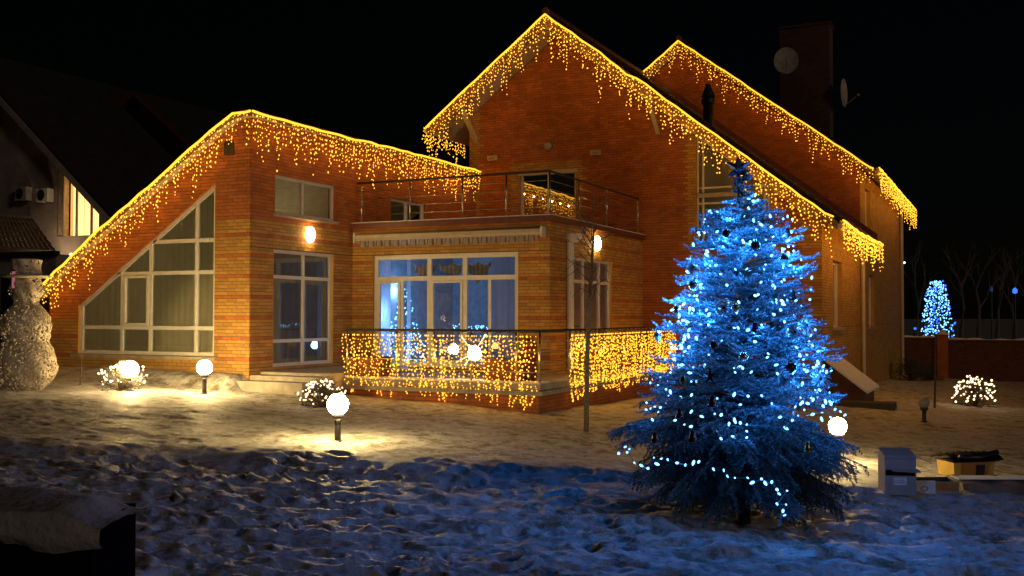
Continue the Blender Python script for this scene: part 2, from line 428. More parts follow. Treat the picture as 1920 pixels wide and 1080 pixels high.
brick_wall('wall', house, SM, [(V3, -1.2), (VR, -1.2), (VR, 7.05), (V4, 7.05), (V4, 4.5), (V3, 4.5)],
           [rect(29.9, 31.6, 1.56, 3.46), rect(38.0, 39.7, 1.5, 3.33), rect(37.2, 38.6, 4.6, 6.3)], lambda s, z, k: 1 if z < .4 and False else 0)
AP2 = (-10.49, 11.66)
def roofz2(u): return AP2[1]-.76*abs(u-AP2[0])
brick_wall('wall', house, FV, [(-17.0, 4), (UR, 4), (UR, roofz2(UR)-.2), (AP2[0], AP2[1]-.25), (-17.0, roofz2(-17.0)-.2)], [], lambda s, z, k: 1)
b = MB(); b.box(-17.0, -16.9, V4, VR, 3, 7.3); b.box(UL, UL+.1, V3+.02, V4, 3, roofz(UL)-.2); b.box(-20.8, -20.7, V1+.02, V3, -.3, 2.6)
b.box(-17, UR, VR-.1, VR-.01, -1.2, 7.05); b.build('rear_wall', M['red'], house)

# ---- roofs
def roof_slab(name, pts, v0, v1, th, tile_dir=True, ridge=True):
    """pts: (u,z) list of the top line; extruded along V"""
    m = MB()
    for (a, b) in zip(pts[:-1], pts[1:]):
        (u0, z0), (u1, z1) = a, b
        m.face([(u0, v0, z0), (u1, v0, z1), (u1, v1, z1), (u0, v1, z0)], 0)
        m.face([(u0, v0, z0-th), (u0, v1, z0-th), (u1, v1, z1-th), (u1, v0, z1-th)], 1)
        m.face([(u0, v0, z0-th), (u1, v0, z1-th), (u1, v0, z1), (u0, v0, z0)], 2)
        m.face([(u0, v1, z0-th), (u0, v1, z0), (u1, v1, z1), (u1, v1, z1-th)], 2)
    for (u, z) in (pts[0], pts[-1]):
        m.face([(u, v0, z-th), (u, v0, z), (u, v1, z), (u, v1, z-th)], 2)
    return m.build(name, [M['roof'], M['soffit'], M['fascia']], house)
def tiles(parent, a, b, v0, v1):
    """courses of interlocking tiles laid on the slope from a=(u,z) ridge to b=(u,z) eave"""
    m = MB(); L = math.hypot(b[0]-a[0], b[1]-a[1]); n = int(L/.33); nu = ((b[0]-a[0])/L, (b[1]-a[1])/L)
    nx, nz = -nu[1]*(1 if nu[0] > 0 else -1), abs(nu[0])
    nv = int((v1-v0)/.3)
    for i in range(n):
        s0 = i*L/n; s1 = (i+1)*L/n+.03
        for j in range(nv):
            y0 = v0+j*(v1-v0)/nv; y1 = y0+(v1-v0)/nv-.01; ym = (y0+y1)/2
            def P(s, y, h): return (a[0]+nu[0]*s+nx*h, y, a[1]+nu[1]*s+nz*h)
            h0, h1 = .012, .045
            m.mesh([P(s0, y0, h0), P(s0, ym, h0+.035), P(s0, y1, h0), P(s1, y0, h1), P(s1, ym, h1+.035), P(s1, y1, h1), P(s1, y0, .0), P(s1, y1, .0)],
                   [(0,3,4,1),(1,4,5,2),(3,6,7,5,4)])
    o = m.build('roof_tiles', M['roof'], parent); o.location = (0, 0, 0); o['kind'] = 'stuff'; return o
EL = (-15.76, 7.57); ER = (-3.86, roofz(-3.86))
VF = V3-1.2
r1 = roof_slab('roof', [EL, AP, ER], VF, V4, .20)
tiles(r1, AP, ER, VF+.05, V4); tiles(r1, AP, EL, VF+.05, V4)
rp = MB(); rp.tube([(AP[0], VF-.02, AP[1]+.07), (AP[0], V4, AP[1]+.07)], .11, 8); o = rp.build('ridge_cap', M['roof'], r1); o.location = (0, 0, 0)
E2L = (-17.5, roofz2(-17.5)); E2R = (-3.915, 6.69)
r2 = roof_slab('roof', [E2L, AP2, E2R], V4-.5, VR+.3, .20)
tiles(r2, AP2, E2R, V4-.45, VR+.3)
rp = MB(); rp.tube([(AP2[0], V4-.52, AP2[1]+.07), (AP2[0], VR+.3, AP2[1]+.07)], .11, 8); o = rp.build('ridge_cap', M['roof'], r2); o.location = (0, 0, 0)
r3 = roof_slab('roof', [(-21.1, 2.43)]+prof, V1-.22, V3, .13)
# boxed soffit collar and brackets under the big gable
b = MB()
for u0, u1 in ((-15.6, AP[0]), (AP[0], -4.1)):
    z0, z1 = roofz(u0)-.2, roofz(u1)-.2
    b.hexa([(u0, VF, z0-.20), (u1, VF, z1-.20), (u1, VF+.05, z1-.20), (u0, VF+.05, z0-.20), (u0, VF, z0-.002), (u1, VF, z1-.002), (u1, VF+.05, z1-.002), (u0, VF+.05, z0-.002)])
b.build('bargeboard', M['fascia'], house)
for uu in (-14.7, -8.9):
    b = MB(); z = roofz(uu)-.24
    b.hexa([(uu-.06, V3-.02, z-.95), (uu+.06, V3-.02, z-.95), (uu+.06, V3-.02, z-.80), (uu-.06, V3-.02, z-.80), (uu-.06, V3-.95, z-.12), (uu+.06, V3-.95, z-.12), (uu+.06, V3-.95, z+.02), (uu-.06, V3-.95, z+.02)])
    b.build('eave_bracket', M['soffit'], house)
# valley flashing where the lower roof meets the rear gable
b = MB()
for t0, t1 in ((0, 1),):
    u0, u1 = -11.2, -3.9
    b.hexa([(u0, V4-.10, roofz(u0)+.08), (u1, V4-.10, roofz(u1)+.08), (u1, V4-.012, roofz(u1)+.08), (u0, V4-.012, roofz(u0)+.08),
            (u0, V4-.06, roofz(u0)+.30), (u1, V4-.06, roofz(u1)+.30), (u1, V4-.012, roofz(u1)+.30), (u0, V4-.012, roofz(u0)+.30)])
b.build('flashing', M['cap'], house)
# gutters
for (u, z, v0, v1) in ((ER[0]+.06, ER[1]-.12, VF, V4-.05), (E2R[0]+.06, E2R[1]-.12, V4-.5, VR+.3), (EL[0]-.05, EL[1]-.12, VF, V3)):
    b = MB(); b.tube([(u, v0, z), (u, v1, z)], .07, 8); b.build('gutter', M['soffit'], house)
# downspouts
b = MB(); b.tube([(U3+.09, V4-.1, 4.2), (U3+.09, V4-.1, -.7)], .07, 8); b.build('downspout', M['soffit'], house)
b = MB(); b.tube([(U3+.09, VR-.15, 6.6), (U3+.09, VR-.15, -.8)], .08, 8); b.build('downspout', M['soffit'], house)
b = MB(); b.tube([(U2+.09, 22.45, 3.62), (U2+.09, 22.45, .62)], .085, 10); b.lathe([(.09, 0), (.2, .12), (.2, .2), (.17, .2)], (U2+.17, 22.45, 3.6), 12); b.build('downspout', M['white'], house)
# balcony slab edge and parapet cap
b = MB()
b.box(U1+.012, U2+.10, V2-.10, V2+.35, 4.03, 4.16, 0); b.box(U2-.35, U2+.10, V2+.352, V3-.012, 4.03, 4.16, 0)
b.build('parapet_cap', M['cap'], house)
b = MB(); b.box(U1+.012, U2+.08, V2-.08, V2+.3, 4.162, 4.185); b.box(U2-.3, U2+.08, V2+.302, V3-.012, 4.162, 4.185); b.build('parapet_snow', M['snowcap'], house)
b = MB(); b.box(U1+.01, U2-.01, V2+.01, V3-.01, 3.88, 4.02); b.build('balcony_floor', M['slab'], house)
# chimney
b = MB(); b.box(-8.83, -6.75, 45, 45.9, 8.0, 14.25)
M['dbrick'] = mat('dimmed_brick', (.15, .062, .03), .9, island=.2); ch = b.build('chimney', M['mortar'], house);  # brick colour lowered in place of dim light on the chimney
bw = MB()
for k in range(int(6.2/CH)):
    z = 8.05+k*CH
    for i in range(8):
        s0 = -8.83+i*.26+(.0 if k % 2 else -.13); s1 = min(s0+.25, -6.755); s0 = max(s0, -8.83)
        if s1-s0 > .03: bw.box(s0, s1, 44.99, 45.0, z, z+.065)
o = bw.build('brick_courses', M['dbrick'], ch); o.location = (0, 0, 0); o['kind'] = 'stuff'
b = MB(); b.box(-8.9, -6.68, 44.93, 45.97, 14.252, 14.36); o = b.build('chimney_cap', M['cap'], ch); o.location = (0, 0, 0)
# small fittings on the walls
b = MB(); b.pbox(FL, -15.45, -15.18, 5.38, 5.68, .01, .03); b.build('vent_grille', M['dark'], house)
for (px, py, l) in ((925, 297, 'small pale box fixed on the red gable left of the balcony door'), (1118, 287, 'small pale box fixed on the red gable right of the balcony door')):
    q = PV(px, py, V3-.02); t = empty('wall_box', q); tag(t, l, 'box')
    b = MB(); b.box(-.16, .16, -.10, 0, -.07, .07); o = b.build('cover', M['soffit'], t); local(o)
    b = MB(); b.box(-.10, .10, -.12, -.101, -.03, .03); o = b.build('faceplate', M['slab'], t); local(o)
# ---- windows
def window(parent, pl, poly, cols, rows, bar=.07, inset=.07, half=(), curtain='curtain', cstart=None, label=None, frame='white', glass='glass', sash=(), wave=.007, cd=.05, nopane=()):
    """frame mesh with bars along cols (s) and rows (z); panes are sub-parts"""
    lo, hi = min(p[0] for p in poly), max(p[0] for p in poly)
    zl, zh = min(p[1] for p in poly), max(p[1] for p in poly)
    def top(s):
        iv = []
        for i in range(len(poly)):
            (x0, z0), (x1, z1) = poly[i], poly[(i+1) % len(poly)]
            if min(x0, x1)-1e-6 <= s <= max(x0, x1)+1e-6 and abs(x1-x0) > 1e-6: iv.append(z0+(s-x0)/(x1-x0)*(z1-z0))
        return max(iv)
    fr = MB(); d0, d1 = -inset-.05, -inset+.02
    s_ = [lo]+list(cols)+[hi]; z_ = [zl]+list(rows)+[zh]
    e = 1e-4
    for i, s in enumerate(s_):
        a = s if i == 0 else (s-bar if i == len(s_)-1 else s-bar/2); bb = a+bar
        t0, t1 = top(min(max(a, lo+e), hi-e)), top(min(max(bb, lo+e), hi-e))
        fr.hexa([pl(a, zl, d1), pl(bb, zl, d1), pl(bb, zl, d0), pl(a, zl, d0), pl(a, t0, d1), pl(bb, t1, d1), pl(bb, t1, d0), pl(a, t0, d0)])
    # top bar following the outline
    n = len(s_)-1
    for i in range(n):
        a, bb = s_[i]+bar*.5*(1 if i else 2), s_[i+1]-bar*.5*(1 if i < n-1 else 2)
        t0, t1 = top(a), top(bb)
        fr.hexa([pl(a, t0-bar, d1-.004), pl(bb, t1-bar, d1-.004), pl(bb, t1-bar, d0), pl(a, t0-bar, d0), pl(a, t0, d1-.004), pl(bb, t1, d1-.004), pl(bb, t1, d0), pl(a, t0, d0)])
        for j, z in enumerate(z_[:-1]):
            za = z if j == 0 else z-bar/2; zb = za+bar
            a2, b2 = a, bb
            if max(t0, t1) < zb: continue
            if t0 < zb: a2 = a+(bb-a)*(zb-t0)/(t1-t0)
            if t1 < zb: b2 = a+(bb-a)*(zb-t0)/(t1-t0)
            fr.pbox(pl, a2, b2, za, zb, d0, d1-.004)
    for s in half: fr.pbox(pl, s-.035, s+.035, zl+bar, rows[-1]-bar/2, d0+.004, d1-.008)
    for (a, bb, c, dd_) in sash:      # opening casement inside a cell
        w_ = .055
        fr.pbox(pl, a, a+w_, c, dd_, d0+.01, d1+.02); fr.pbox(pl, bb-w_, bb, c, dd_, d0+.01, d1+.02)
        fr.pbox(pl, a+w_, bb-w_, c, c+w_, d0+.01, d1+.018); fr.pbox(pl, a+w_, bb-w_, dd_-w_, dd_, d0+.01, d1+.018)
    w = fr.build('window', M[frame], parent)
    if label: w['label'] = label
    gd_ = -inset-.02
    for i in range(n):
        a, bb = s_[i]+.02, s_[i+1]-.02
        for j in range(len(z_)-1):
            za, zb = z_[j]+.02, z_[j+1]-.02
            t0, t1 = min(top(a)-.02, zb), min(top(bb)-.02, zb)
            if max(t0, t1) <= za+.02: continue
            pts = []
            if t0 > za: pts = [(a, za), (bb, za), (bb, t1), (a, t0)]
            else:
                x = a+(bb-a)*(za-top(a)+.02)/max(top(bb)-top(a), 1e-6); pts = [(x, za), (bb, za), (bb, t1)]
            if t1 == zb and t0 < zb-.01 and top(bb)-.02 > zb and t0 > za:
                x = a+(bb-a)*(zb+.02-top(a))/(top(bb)-top(a)); pts = [(a, za), (bb, za), (bb, zb), (x, zb), (a, t0)]
            elif t0 <= za and top(bb)-.02 > zb:
                x2 = a+(bb-a)*(zb+.02-top(a))/(top(bb)-top(a)); pts = [(pts[0][0], za), (bb, za), (bb, zb), (x2, zb)]
            g = MB(); g.face([pl(x, z, gd_) for x, z in pts]); o = g.build('pane', M[glass], w); o.location = (0, 0, 0)
    if curtain:
        for (c0, c1) in (cstart or [(lo, hi)]):
            cu = MB(); n_ = max(8, int((c1-c0)/.03)); ph = R.random()*6; prev = None
            for i in range(n_+1):
                s = c0+(c1-c0)*i/n_; t = min(top(min(max(s, lo+e), hi-e)), zh)-.01
                d = -inset-cd+wave*math.sin(s*2*PI/.17+ph+1.2*math.sin(s*3.1))+wave*.5*math.sin(s*31)
                cur = (pl(s, zl+.02, d), pl(s, t, d+.01))
                if prev: cu.face([prev[0], cur[0], cur[1], prev[1]])
                prev = cur
            o = cu.build('curtain', M[curtain], w, smooth=True); o.location = (0, 0, 0)
    return w, top
w, _ = window(house, FL, TP, [-18.50, -17.63, -16.27], [1.60, 2.84, 3.55], bar=.085, sash=[(-18.44, -17.68, 1.65, 2.79)], label='large trapezoid window with a sloping top and grey curtains')
b = MB(); b.pbox(FL, -19.98, -15.6, .90, .975, -.02, .10); o = b.build('sill', M['slab'], w); o.location = (0, 0, 0)
w, _ = window(house, SL, rect(*DW), [19.55], [1.31, 2.75], bar=.075, curtain='curtain_d', label='tall four pane terrace window beside the corner pillar')
w, _ = window(house, SL, rect(*UW), [19.50], [], bar=.06, curtain=None, label='small upper window of two panes')
b = MB(); b.pbox(SL, UW[0]-.05, UW[1]+.1, UW[2]-.06, UW[2]-.003, -.02, .07); o = b.build('sill', M['slab'], w); o.location = (0, 0, 0)
w, _ = window(house, SL, rect(23.2, 25.0, 4.05, 5.0), [24.1], [], bar=.06, curtain=None, label='low window behind the balcony railing')
w, _ = window(house, FB, rect(*BW), [-12.55, -11.58], [2.78], bar=.11, half=(-13.32, -10.93), sash=[(-12.49, -11.64, .78, 2.72), (-14.0, -13.36, .78, 2.72)],
              curtain='curtain_w', cstart=[(-14.1, -13.72), (-13.25, -13.15), (-10.95, -10.16)], label='wide terrace window with a glazed door and blue glow behind', cd=.12)
w, _ = window(house, SB, rect(*SW), [23.62, 24.72], [2.72], bar=.075, curtain='curtain_w', label='six pane window round the corner of the bay')
w, _ = window(house, FM, rect(*BD), [-12.3], [], bar=.07, glass='glass2', curtain=None, label='dark glazed balcony door reflecting amber lights')
b = MB(); b.pbox(FM, BD[0]-.05, BD[1]+.05, BD[3]-.12, BD[3]-.004, -.10, .02); o = b.build('roller_blind_box', M['soffit'], w); o.location = (0, 0, 0)
w, _ = window(house, FM, TWp, [-7.62, -5.93], [5.0, 5.22, 5.43], bar=.05, curtain='curtain', label='tall staircase window under the right slope of the gable')
b = MB(); b.pbox(FM, TW[0]+.02, TW[1]-.02, 5.16, 5.28, -.2, -.02); o = b.build('transom', M['slab'], w); o.location = (0, 0, 0)
for h in (rect(29.9, 31.6, 1.56, 3.46), rect(38.0, 39.7, 1.5, 3.33), rect(37.2, 38.6, 4.6, 6.3)):
    w, _ = window(house, SM, h, [(h[0][0]+h[1][0])/2], [], bar=.08, inset=.14, curtain=None, label='narrow side wall window')
    b = MB(); b.pbox(SM, h[0][0]-.1, h[1][0]+.1, h[0][1]-.07, h[0][1]-.003, -.05, .08); o = b.build('sill', M['slab'], w); o.location = (0, 0, 0)
# inner rooms, closed
def room(x0, x1, y0, y1, z0, z1, m):
    r_ = MB(); r_.face([(x0,y1,z0),(x1,y1,z0),(x1,y1,z1),(x0,y1,z1)]); r_.face([(x0,y0,z1),(x1,y0,z1),(x1,y1,z1),(x0,y1,z1)])
    r_.face([(x0,y0,z0),(x1,y0,z0),(x1,y1,z0),(x0,y1,z0)]); r_.face([(x0,y0,z0),(x0,y1,z0),(x0,y1,z1),(x0,y0,z1)]); r_.face([(x1,y0,z0),(x1,y1,z0),(x1,y1,z1),(x1,y0,z1)])
    return r_.build('room', m, house)
room(U1+.3, U2-.35, V2+.2, V2+4.6, .6, 3.8, M['room'])
room(-14.5, -9.0, V3+.4, V3+5, 3.9, 7.0, M['inside'])
for x, y, e in ((-18.6, 21.5, 44), (-16.6, 21.5, 48)):  # unseen lamps added to brighten the trapezoid window's curtains from behind
    l = bpy.data.lights.new('curtain_fill', 'POINT'); l.energy = e; l.color = (1, .82, .42); l.shadow_soft_size = .2
    o = bpy.data.objects.new('curtain_fill', l); COL.objects.link(o); o.location = (x, y, 2.6)
# ---- terrace
TX0, TX1, TV, TZ = -12.77, -8.19, 18.30, .56
ter = empty('terrace', ((TX0+TX1)/2, TV, 0)); tag(ter, 'raised brick terrace in front of the bay window', 'terrace')
FT = Pl('F', TV+.06); ST = Pl('S', TX1-.06)
brick_wall('wall', ter, FT, rect(TX0, TX1-.06, -.4, TZ-.12), [], lambda s, z, k: 1)
brick_wall('wall', ter, ST, rect(TV+.06, 27.4, -.8, TZ-.12), [], lambda s, z, k: 1)
b = MB(); b.box(TX0-.02, TX1, TV, V2-.012, TZ-.12, TZ); b.box(U2+.012, TX1, V2-.011, 27.4, TZ-.12, TZ); b.build('floor_slab', M['slab'], ter)
b = MB(); b.box(TX0, TX1+.06, TV-.07, TV+.045, TZ-.22, TZ-.14); b.box(TX1-.045, TX1+.06, TV+.046, 27.4, TZ-.22, TZ-.14); b.build('ledge', M['slab'], ter)
b = MB(); b.box(U1+.02, TX0-.03, V1+.35, V2-.02, .3, .66); b.build('landing', M['slab'], ter)
b = MB(); b.box(U1+.02, TX0-.03, V1, V1+.345, .2, .60); b.box(U1-.2, TX0-.3, V1-.35, V1-.005, .1, .50); b.build('step', M['slab'], ter)
# snow strip on terrace floor edge
b = MB(); b.box(TX0+.02, TX1-.02, TV+.02, TV+.5, TZ+.001, TZ+.03); b.build('snow_cover', M['snowcap'], ter)
M['terra'] = mat('terracotta', (.17, .06, .03), .8)
for i, (x, y, w_, h_) in enumerate(((-12.45, 18.75, .85, .42), (-9.15, 18.75, .8, .44))):
    t = empty('planter_box', (x, y, TZ)); tag(t, ['terracotta planter box at the left end of the terrace railing', 'terracotta planter box at the right corner of the terrace railing'][i], 'planter', 'planters on the terrace')
    b = MB(); b.hexa([(-w_/2,-.17,0.03),(w_/2,-.17,0.03),(w_/2,.17,0.03),(-w_/2,.17,0.03),(-w_/2-.03,-.2,h_),(w_/2+.03,-.2,h_),(w_/2+.03,.2,h_),(-w_/2-.03,.2,h_)])
    o = b.build('trough', M['terra'], t); local(o)
    b = MB(); b.box(-w_/2-.04, w_/2+.04, -.21, .21, h_+.001, h_+.03); o = b.build('soil', M['mortar'], t); local(o)
t = empty('terrace_bin', (-8.72, 18.95, TZ)); tag(t, 'dark tall bin standing at the terrace corner behind the railing', 'bin')
b = MB(); b.lathe([(.12, .0), (.14, .02), (.15, .75), (.17, .76), (.17, .8), (.05, .86), (.001, .87)], n=20); o = b.build('body', M['cap'], t, True); local(o)
b = MB(); b.lathe([(.155, .1), (.16, .12), (.155, .14)], n=20); o = b.build('band', M['dark'], t); local(o)

# ---- railings
def railing(name, label, runs, zf, zt, posts, bars, r=.022, hr=.028, hmat='dark'):
    x, y = runs[0][0]; t = empty(name, (x, y, zf)); tag(t, label, 'railing')
    for (p, q) in runs:
        b = MB(); b.tube([(p[0], p[1], zt), (q[0], q[1], zt)], hr, 8); b.build('handrail', M[hmat], t, True)
        for z in bars:
            b = MB(); b.tube([(p[0], p[1], z), (q[0], q[1], z)], .009, 6); b.build('bar', M['steel'], t, True)
    for (px, py) in posts:
        b = MB(); b.tube([(px, py, zf), (px, py, zt)], r, 8); b.lathe([(.05, .0), (.05, .012), (.001, .014)], (px, py, zf), 10); b.build('post', M['steel'], t, True)
    return t
bx = lambda n, a, b_: [a+(b_-a)*i/(n-1) for i in range(n)]
railing('balcony_railing', 'steel balcony railing with four rails above the bay window',
        [((U1+.1, V2+.06), (U2-.03, V2+.06)), ((U2-.03, V2+.06), (U2-.03, V3-.3))], 4.17, 5.178,
        [(x, V2+.06) for x in (-14.5, -13.1, -11.65, -10.5, -9.4)] + [(U2-.03, y) for y in (23.3, 25.2, 27.7)], [4.37, 4.57, 4.77, 4.97])
railing('terrace_railing', 'steel terrace railing hung with amber curtain lights',
        [((TX0, TV+.08), (TX1-.05, TV+.08)), ((TX1-.05, TV+.08), (TX1-.05, 27.3))], TZ, 1.585,
        [(x, TV+.08) for x in (TX0+.03, -11.5, -10.6, -9.75, -8.75, TX1-.05)] + [(TX1-.05, y) for y in (19.9, 21.6, 23.3, 25.1, 27.2)], [.78, .98, 1.18, 1.38])
# left side rail of the terrace
# ---- awning
t = empty('awning', (-12.0, V2-.012, 3.8)); tag(t, 'folded striped awning in a cream case above the terrace window', 'awning')
b = MB(); 
pr_ = [(0, .07), (-.10, .085), (-.2, .05), (-.22, -.03), (-.14, -.09), (0, -.09)]
for i in range(len(pr_)):
    (a, c), (a2, c2) = pr_[i], pr_[(i+1) % len(pr_)]
    b.face([(-2.5, a, c), (2.5, a, c), (2.5, a2, c2), (-2.5, a2, c2)])
b.face([(-2.5, a, c) for a, c in pr_]); b.face([(2.5, a, c) for a, c in pr_][::-1])
o = b.build('case', M['soffit'], t); local(o)
for sx in (-2.52, 2.52):
    b = MB(); b.box(sx-.018, sx+.018, -.24, -.001, -.14, .1); o = b.build('end_cap', M['white'], t); local(o)
b = MB(); n_ = 400; prev = None
for i in range(n_+1):
    x = -2.42+4.84*i/n_; yy = -.17-.045*math.sin(x*2*PI/.24); zb = -.225+.018*math.cos(x*2*PI/.24)
    cur = ((x, yy*.5-.085, -.09), (x, yy, zb))
    if prev: b.face([prev[1], cur[1], cur[0], prev[0]], int(i/n_*4.84/.04) % 3 % 2)
    prev = cur
M['stripe'] = mat('brown_stripe', (.24, .13, .07), .9)
o = b.build('valance', [M['curtain_w'], M['stripe']], t, True); local(o)

# ---- lamps
def plight(name, loc, e, col, r=.05):
    l = bpy.data.lights.new(name, 'POINT'); l.energy = e; l.color = col; l.shadow_soft_size = r
    o = bpy.data.objects.new(name, l); COL.objects.link(o); o.location = loc; return o
def globe_lamp(p, label, r=.15, lit=True, h=None):
    z0 = gz1(p[0], p[1]); h = h or .52
    t = empty('globe_lamp', (p[0], p[1], z0)); tag(t, label, 'lamp', 'globe lamps on the lawn')
    b = MB(); b.lathe([(.001, -.1), (.045, -.1), (.045, h-r-.03), (.001, h-r-.03)], n=12); o = b.build('post', M['dark'], t, True); local(o)
    b = MB(); b.lathe([(.07, -.01), (.09, .012), (.046, .02)], n=14); o = b.build('foot', M['dark'], t, True); local(o)
    b = MB(); b.lathe([(.046, h-r-.06), (.085, h-r-.03), (.085, h-r+.025), (.03, h-r+.03)], n=14); o = b.build('collar', M['dark'], t, True); local(o)
    b = MB(); b.sphere((0, 0, h), r, 24); o = b.build('globe', M['globe' if lit else 'globe_off'], t, True); local(o)
    return t
g1 = D(633, 817, 14.6); globe_lamp(g1, 'nearest lit globe lamp on the open snow in front of the terrace')
g2 = D(383, 742, 20.6); globe_lamp(g2, 'lit globe lamp on the snow before the left wing pillar')
g3 = D(1571, 830, 15.2); globe_lamp(g3, 'lit globe lamp half hidden behind the right side of the decorated spruce', r=.13)
g4 = G(1733, 791)[0]; globe_lamp(g4, 'unlit globe lamp on the snow right of the spruce', r=.12, lit=False, h=.42)
g5 = D(243, 722, 20.2); globe_lamp(g5, 'lit globe lamp shining inside the small shrub at the left wing', r=.17, h=.42)
def wall_lamp(name, p, nrm, label, lit=True, r=(.15, .19)):
    t = empty(name, p); tag(t, label, 'lamp', 'round wall lamps on the house')
    n = Vector(nrm); a = Vector((0, 0, 1)).cross(n); b = MB()
    def ell(rw, rh, d0, d1, prof):
        vs = []; N = 24
        for (k, d) in prof:
            for i in range(N):
                an = 2*PI*i/N; vs.append(a*math.cos(an)*rw*k+Vector((0, 0, 1))*math.sin(an)*rh*k+n*d)
        fs = [(i*N+j, i*N+(j+1) % N, (i+1)*N+(j+1) % N, (i+1)*N+j) for i in range(len(prof)-1) for j in range(N)]
        return vs, fs
    vs, fs = ell(r[0], r[1], 0, 0, [(1.06, .01), (1.06, .03), (.9, .035)]); b.mesh(vs, fs); o = b.build('base', M['dark'], t, True); local(o)
    b = MB(); vs, fs = ell(r[0], r[1], 0, 0, [(1, .03), (.97, .06), (.85, .09), (.6, .115), (.3, .127), (.01, .13)]); b.mesh(vs, fs)
    o = b.build('diffuser', M['wallglobe' if lit else 'globe_off'], t, True); local(o)
wall_lamp('wall_lamp', (U1+.01, 19.65, 3.77), (1, 0, 0), 'lit oval wall lamp above the tall window of the left wing')
wall_lamp('wall_lamp', (U2+.01, 24.3, 3.70), (1, 0, 0), 'lit oval wall lamp on the side of the bay behind the bare sapling')
wall_lamp('wall_lamp', (-12.28, V3-.01, 6.91), (0, -1, 0), 'unlit round wall lamp high on the red gable', lit=False, r=(.13, .13))
# terrace starburst lamp
p = Vector((-9.95, 18.9, 1.08)); t = empty('starburst_lamp', (p.x, p.y, TZ)); tag(t, 'dazzling lamp with starburst rods behind the terrace railing', 'lamp')
b = MB(); b.tube([(0, 0, 0), (0, 0, .42)], .02, 8); b.lathe([(.12, 0), (.12, .02), (.02, .03)], n=14); o = b.build('stand', M['dark'], t); local(o)
b = MB(); b.lathe([(.001, .40), (.09, .42), (.14, .50), (.13, .60), (.11, .66), (.04, .70), (.001, .71)], n=18); o = b.build('bulb_cluster', mat('dazzling_cluster', (.9, .9, .85), .4, emit=(1, .75, .36), es=25), t, True); local(o)
for an, L_, e in ((.9, .5, 1), (2.2, .42, 1), (-.5, .3, .5), (3.6, .4, .7), (4.1, .3, .5)):
    b = MB(); dx, dz = math.cos(an), math.sin(an); b.tube([(dx*.12, -.05, .55+dz*.12), (dx*L_*.8, -.08, .55+dz*L_*.8), (dx*L_, -.1, .55+dz*L_)], [.006, .008, .018], 6); o = b.build('ray', M['wbulb'], t); local(o)

# ---- garlands
AMB = (1, .42, .055)
def path_len(pts): return sum((Vector(b)-Vector(a)).length for a, b in zip(pts[:-1], pts[1:]))
def walk(pts, step):
    out_ = []; acc = 0
    for a, b in zip(pts[:-1], pts[1:]):
        a = Vector(a); b = Vector(b); L_ = (b-a).length; s = acc
        while s < L_: out_.append(a.lerp(b, s/L_)); s += step
        acc = s-L_
    return out_
def wobble(pts, amp=.022, step=.35):
    w_ = walk(pts, step)+[Vector(pts[-1])]
    for q in w_[1:-1]: q += Vector((R.uniform(-amp, amp)*.5, 0, R.uniform(-amp, amp)))
    return w_
def garland(label, pts, energy, outn, drop=(.18, .42, 1.0), period=.62, step=.095, gap=.112, bulb_r=.0195, rope_r=.025, light_step=.75, group='amber icicle garlands on the eaves'):
    t = empty('icicle_garland', pts[0]); tag(t, label, 'fairy lights', group)
    b = MB(); b.tube(wobble(pts), rope_r, 6); o = b.build('rope_light', M['rope'], t, True)
    bb = MB(); wr = MB(); s = 0
    for q in walk(pts, step):
        s += step
        ph = (s/period) % 1
        k = math.exp(-((ph-.5)/.16)**2)*(.55+.45*math.sin(s*1.7+1)**2)
        L_ = drop[0]+drop[1]*R.random()*(.5+.5*math.sin(s*2.3)**2)+(drop[2]-drop[1])*k*R.uniform(.55, 1)
        z = -.05-R.random()*.05; x = Vector((0, 0, 0)); lst = q
        while z > -L_:
            x = x*.6+Vector((R.uniform(-.03, .03), R.uniform(-.03, .03), 0))
            c = q+x+Vector((0, 0, z))+Vector(outn)*.02
            if R.random() > .12: bb.octa(c, bulb_r*R.choice((.75, .9, 1, 1.25)))
            z -= gap*R.uniform(.7, 1.35)
        wr.face([q+Vector((-.002, 0, 0)), q+Vector((.002, 0, 0)), c+Vector((.002, 0, 0)), c+Vector((-.002, 0, 0))])
    o = bb.build('bulbs', M['bulb'], t); o['kind'] = 'stuff'
    o = wr.build('wires', M['wire'], t); o['kind'] = 'stuff'
    if energy:
        for q in walk(pts, light_step)[0:]:
            if (q-Vector(pts[-1])).length < .55: continue
            plight('garland_light', q+Vector(outn)*.26+Vector((0, 0, -.42)), energy*.62, AMB, .025)
    return t
# left wing, following the curved roof edge
gp = [(-20.93, V1-.26, 2.50)] + [(u, V1-.26, z-.02) for u, z in prof[1:8]] + [(-14.55, V1-.24, 6.25)]
garland('garland rising along the sloping and curved edge of the left wing roof', gp, 6, (0, -1, 0), drop=(.30, .60, 1.15), step=.07)
garland('garland along the flat side edge of the left wing roof towards the balcony', [(-14.52, V1-.2, 6.25), (-14.52, 20.5, 6.22), (-14.52, 24, 6.27), (-14.52, V3-.05, 6.28)], 5, (1, 0, 0), drop=(.35, .75, 1.3), step=.075)
garland('short hanging strand at the low left tip of the left wing roof', [(-20.95, V1-.27, 2.48), (-20.9, V1-.27, 2.46)], 0, (0, -1, 0), drop=(.9, .2, 1.0), step=.04, group='amber icicle garlands on the eaves')
garland('garland up the left rake of the tall front gable', [(EL[0], VF-.04, EL[1]-.03), (AP[0], VF-.04, AP[1]-.03)], 8, (0, -1, 0), drop=(.35, .75, 1.4), step=.08)
bump = lambda u, dz=0: (u, VF-.04, roofz(u)-.03+dz)
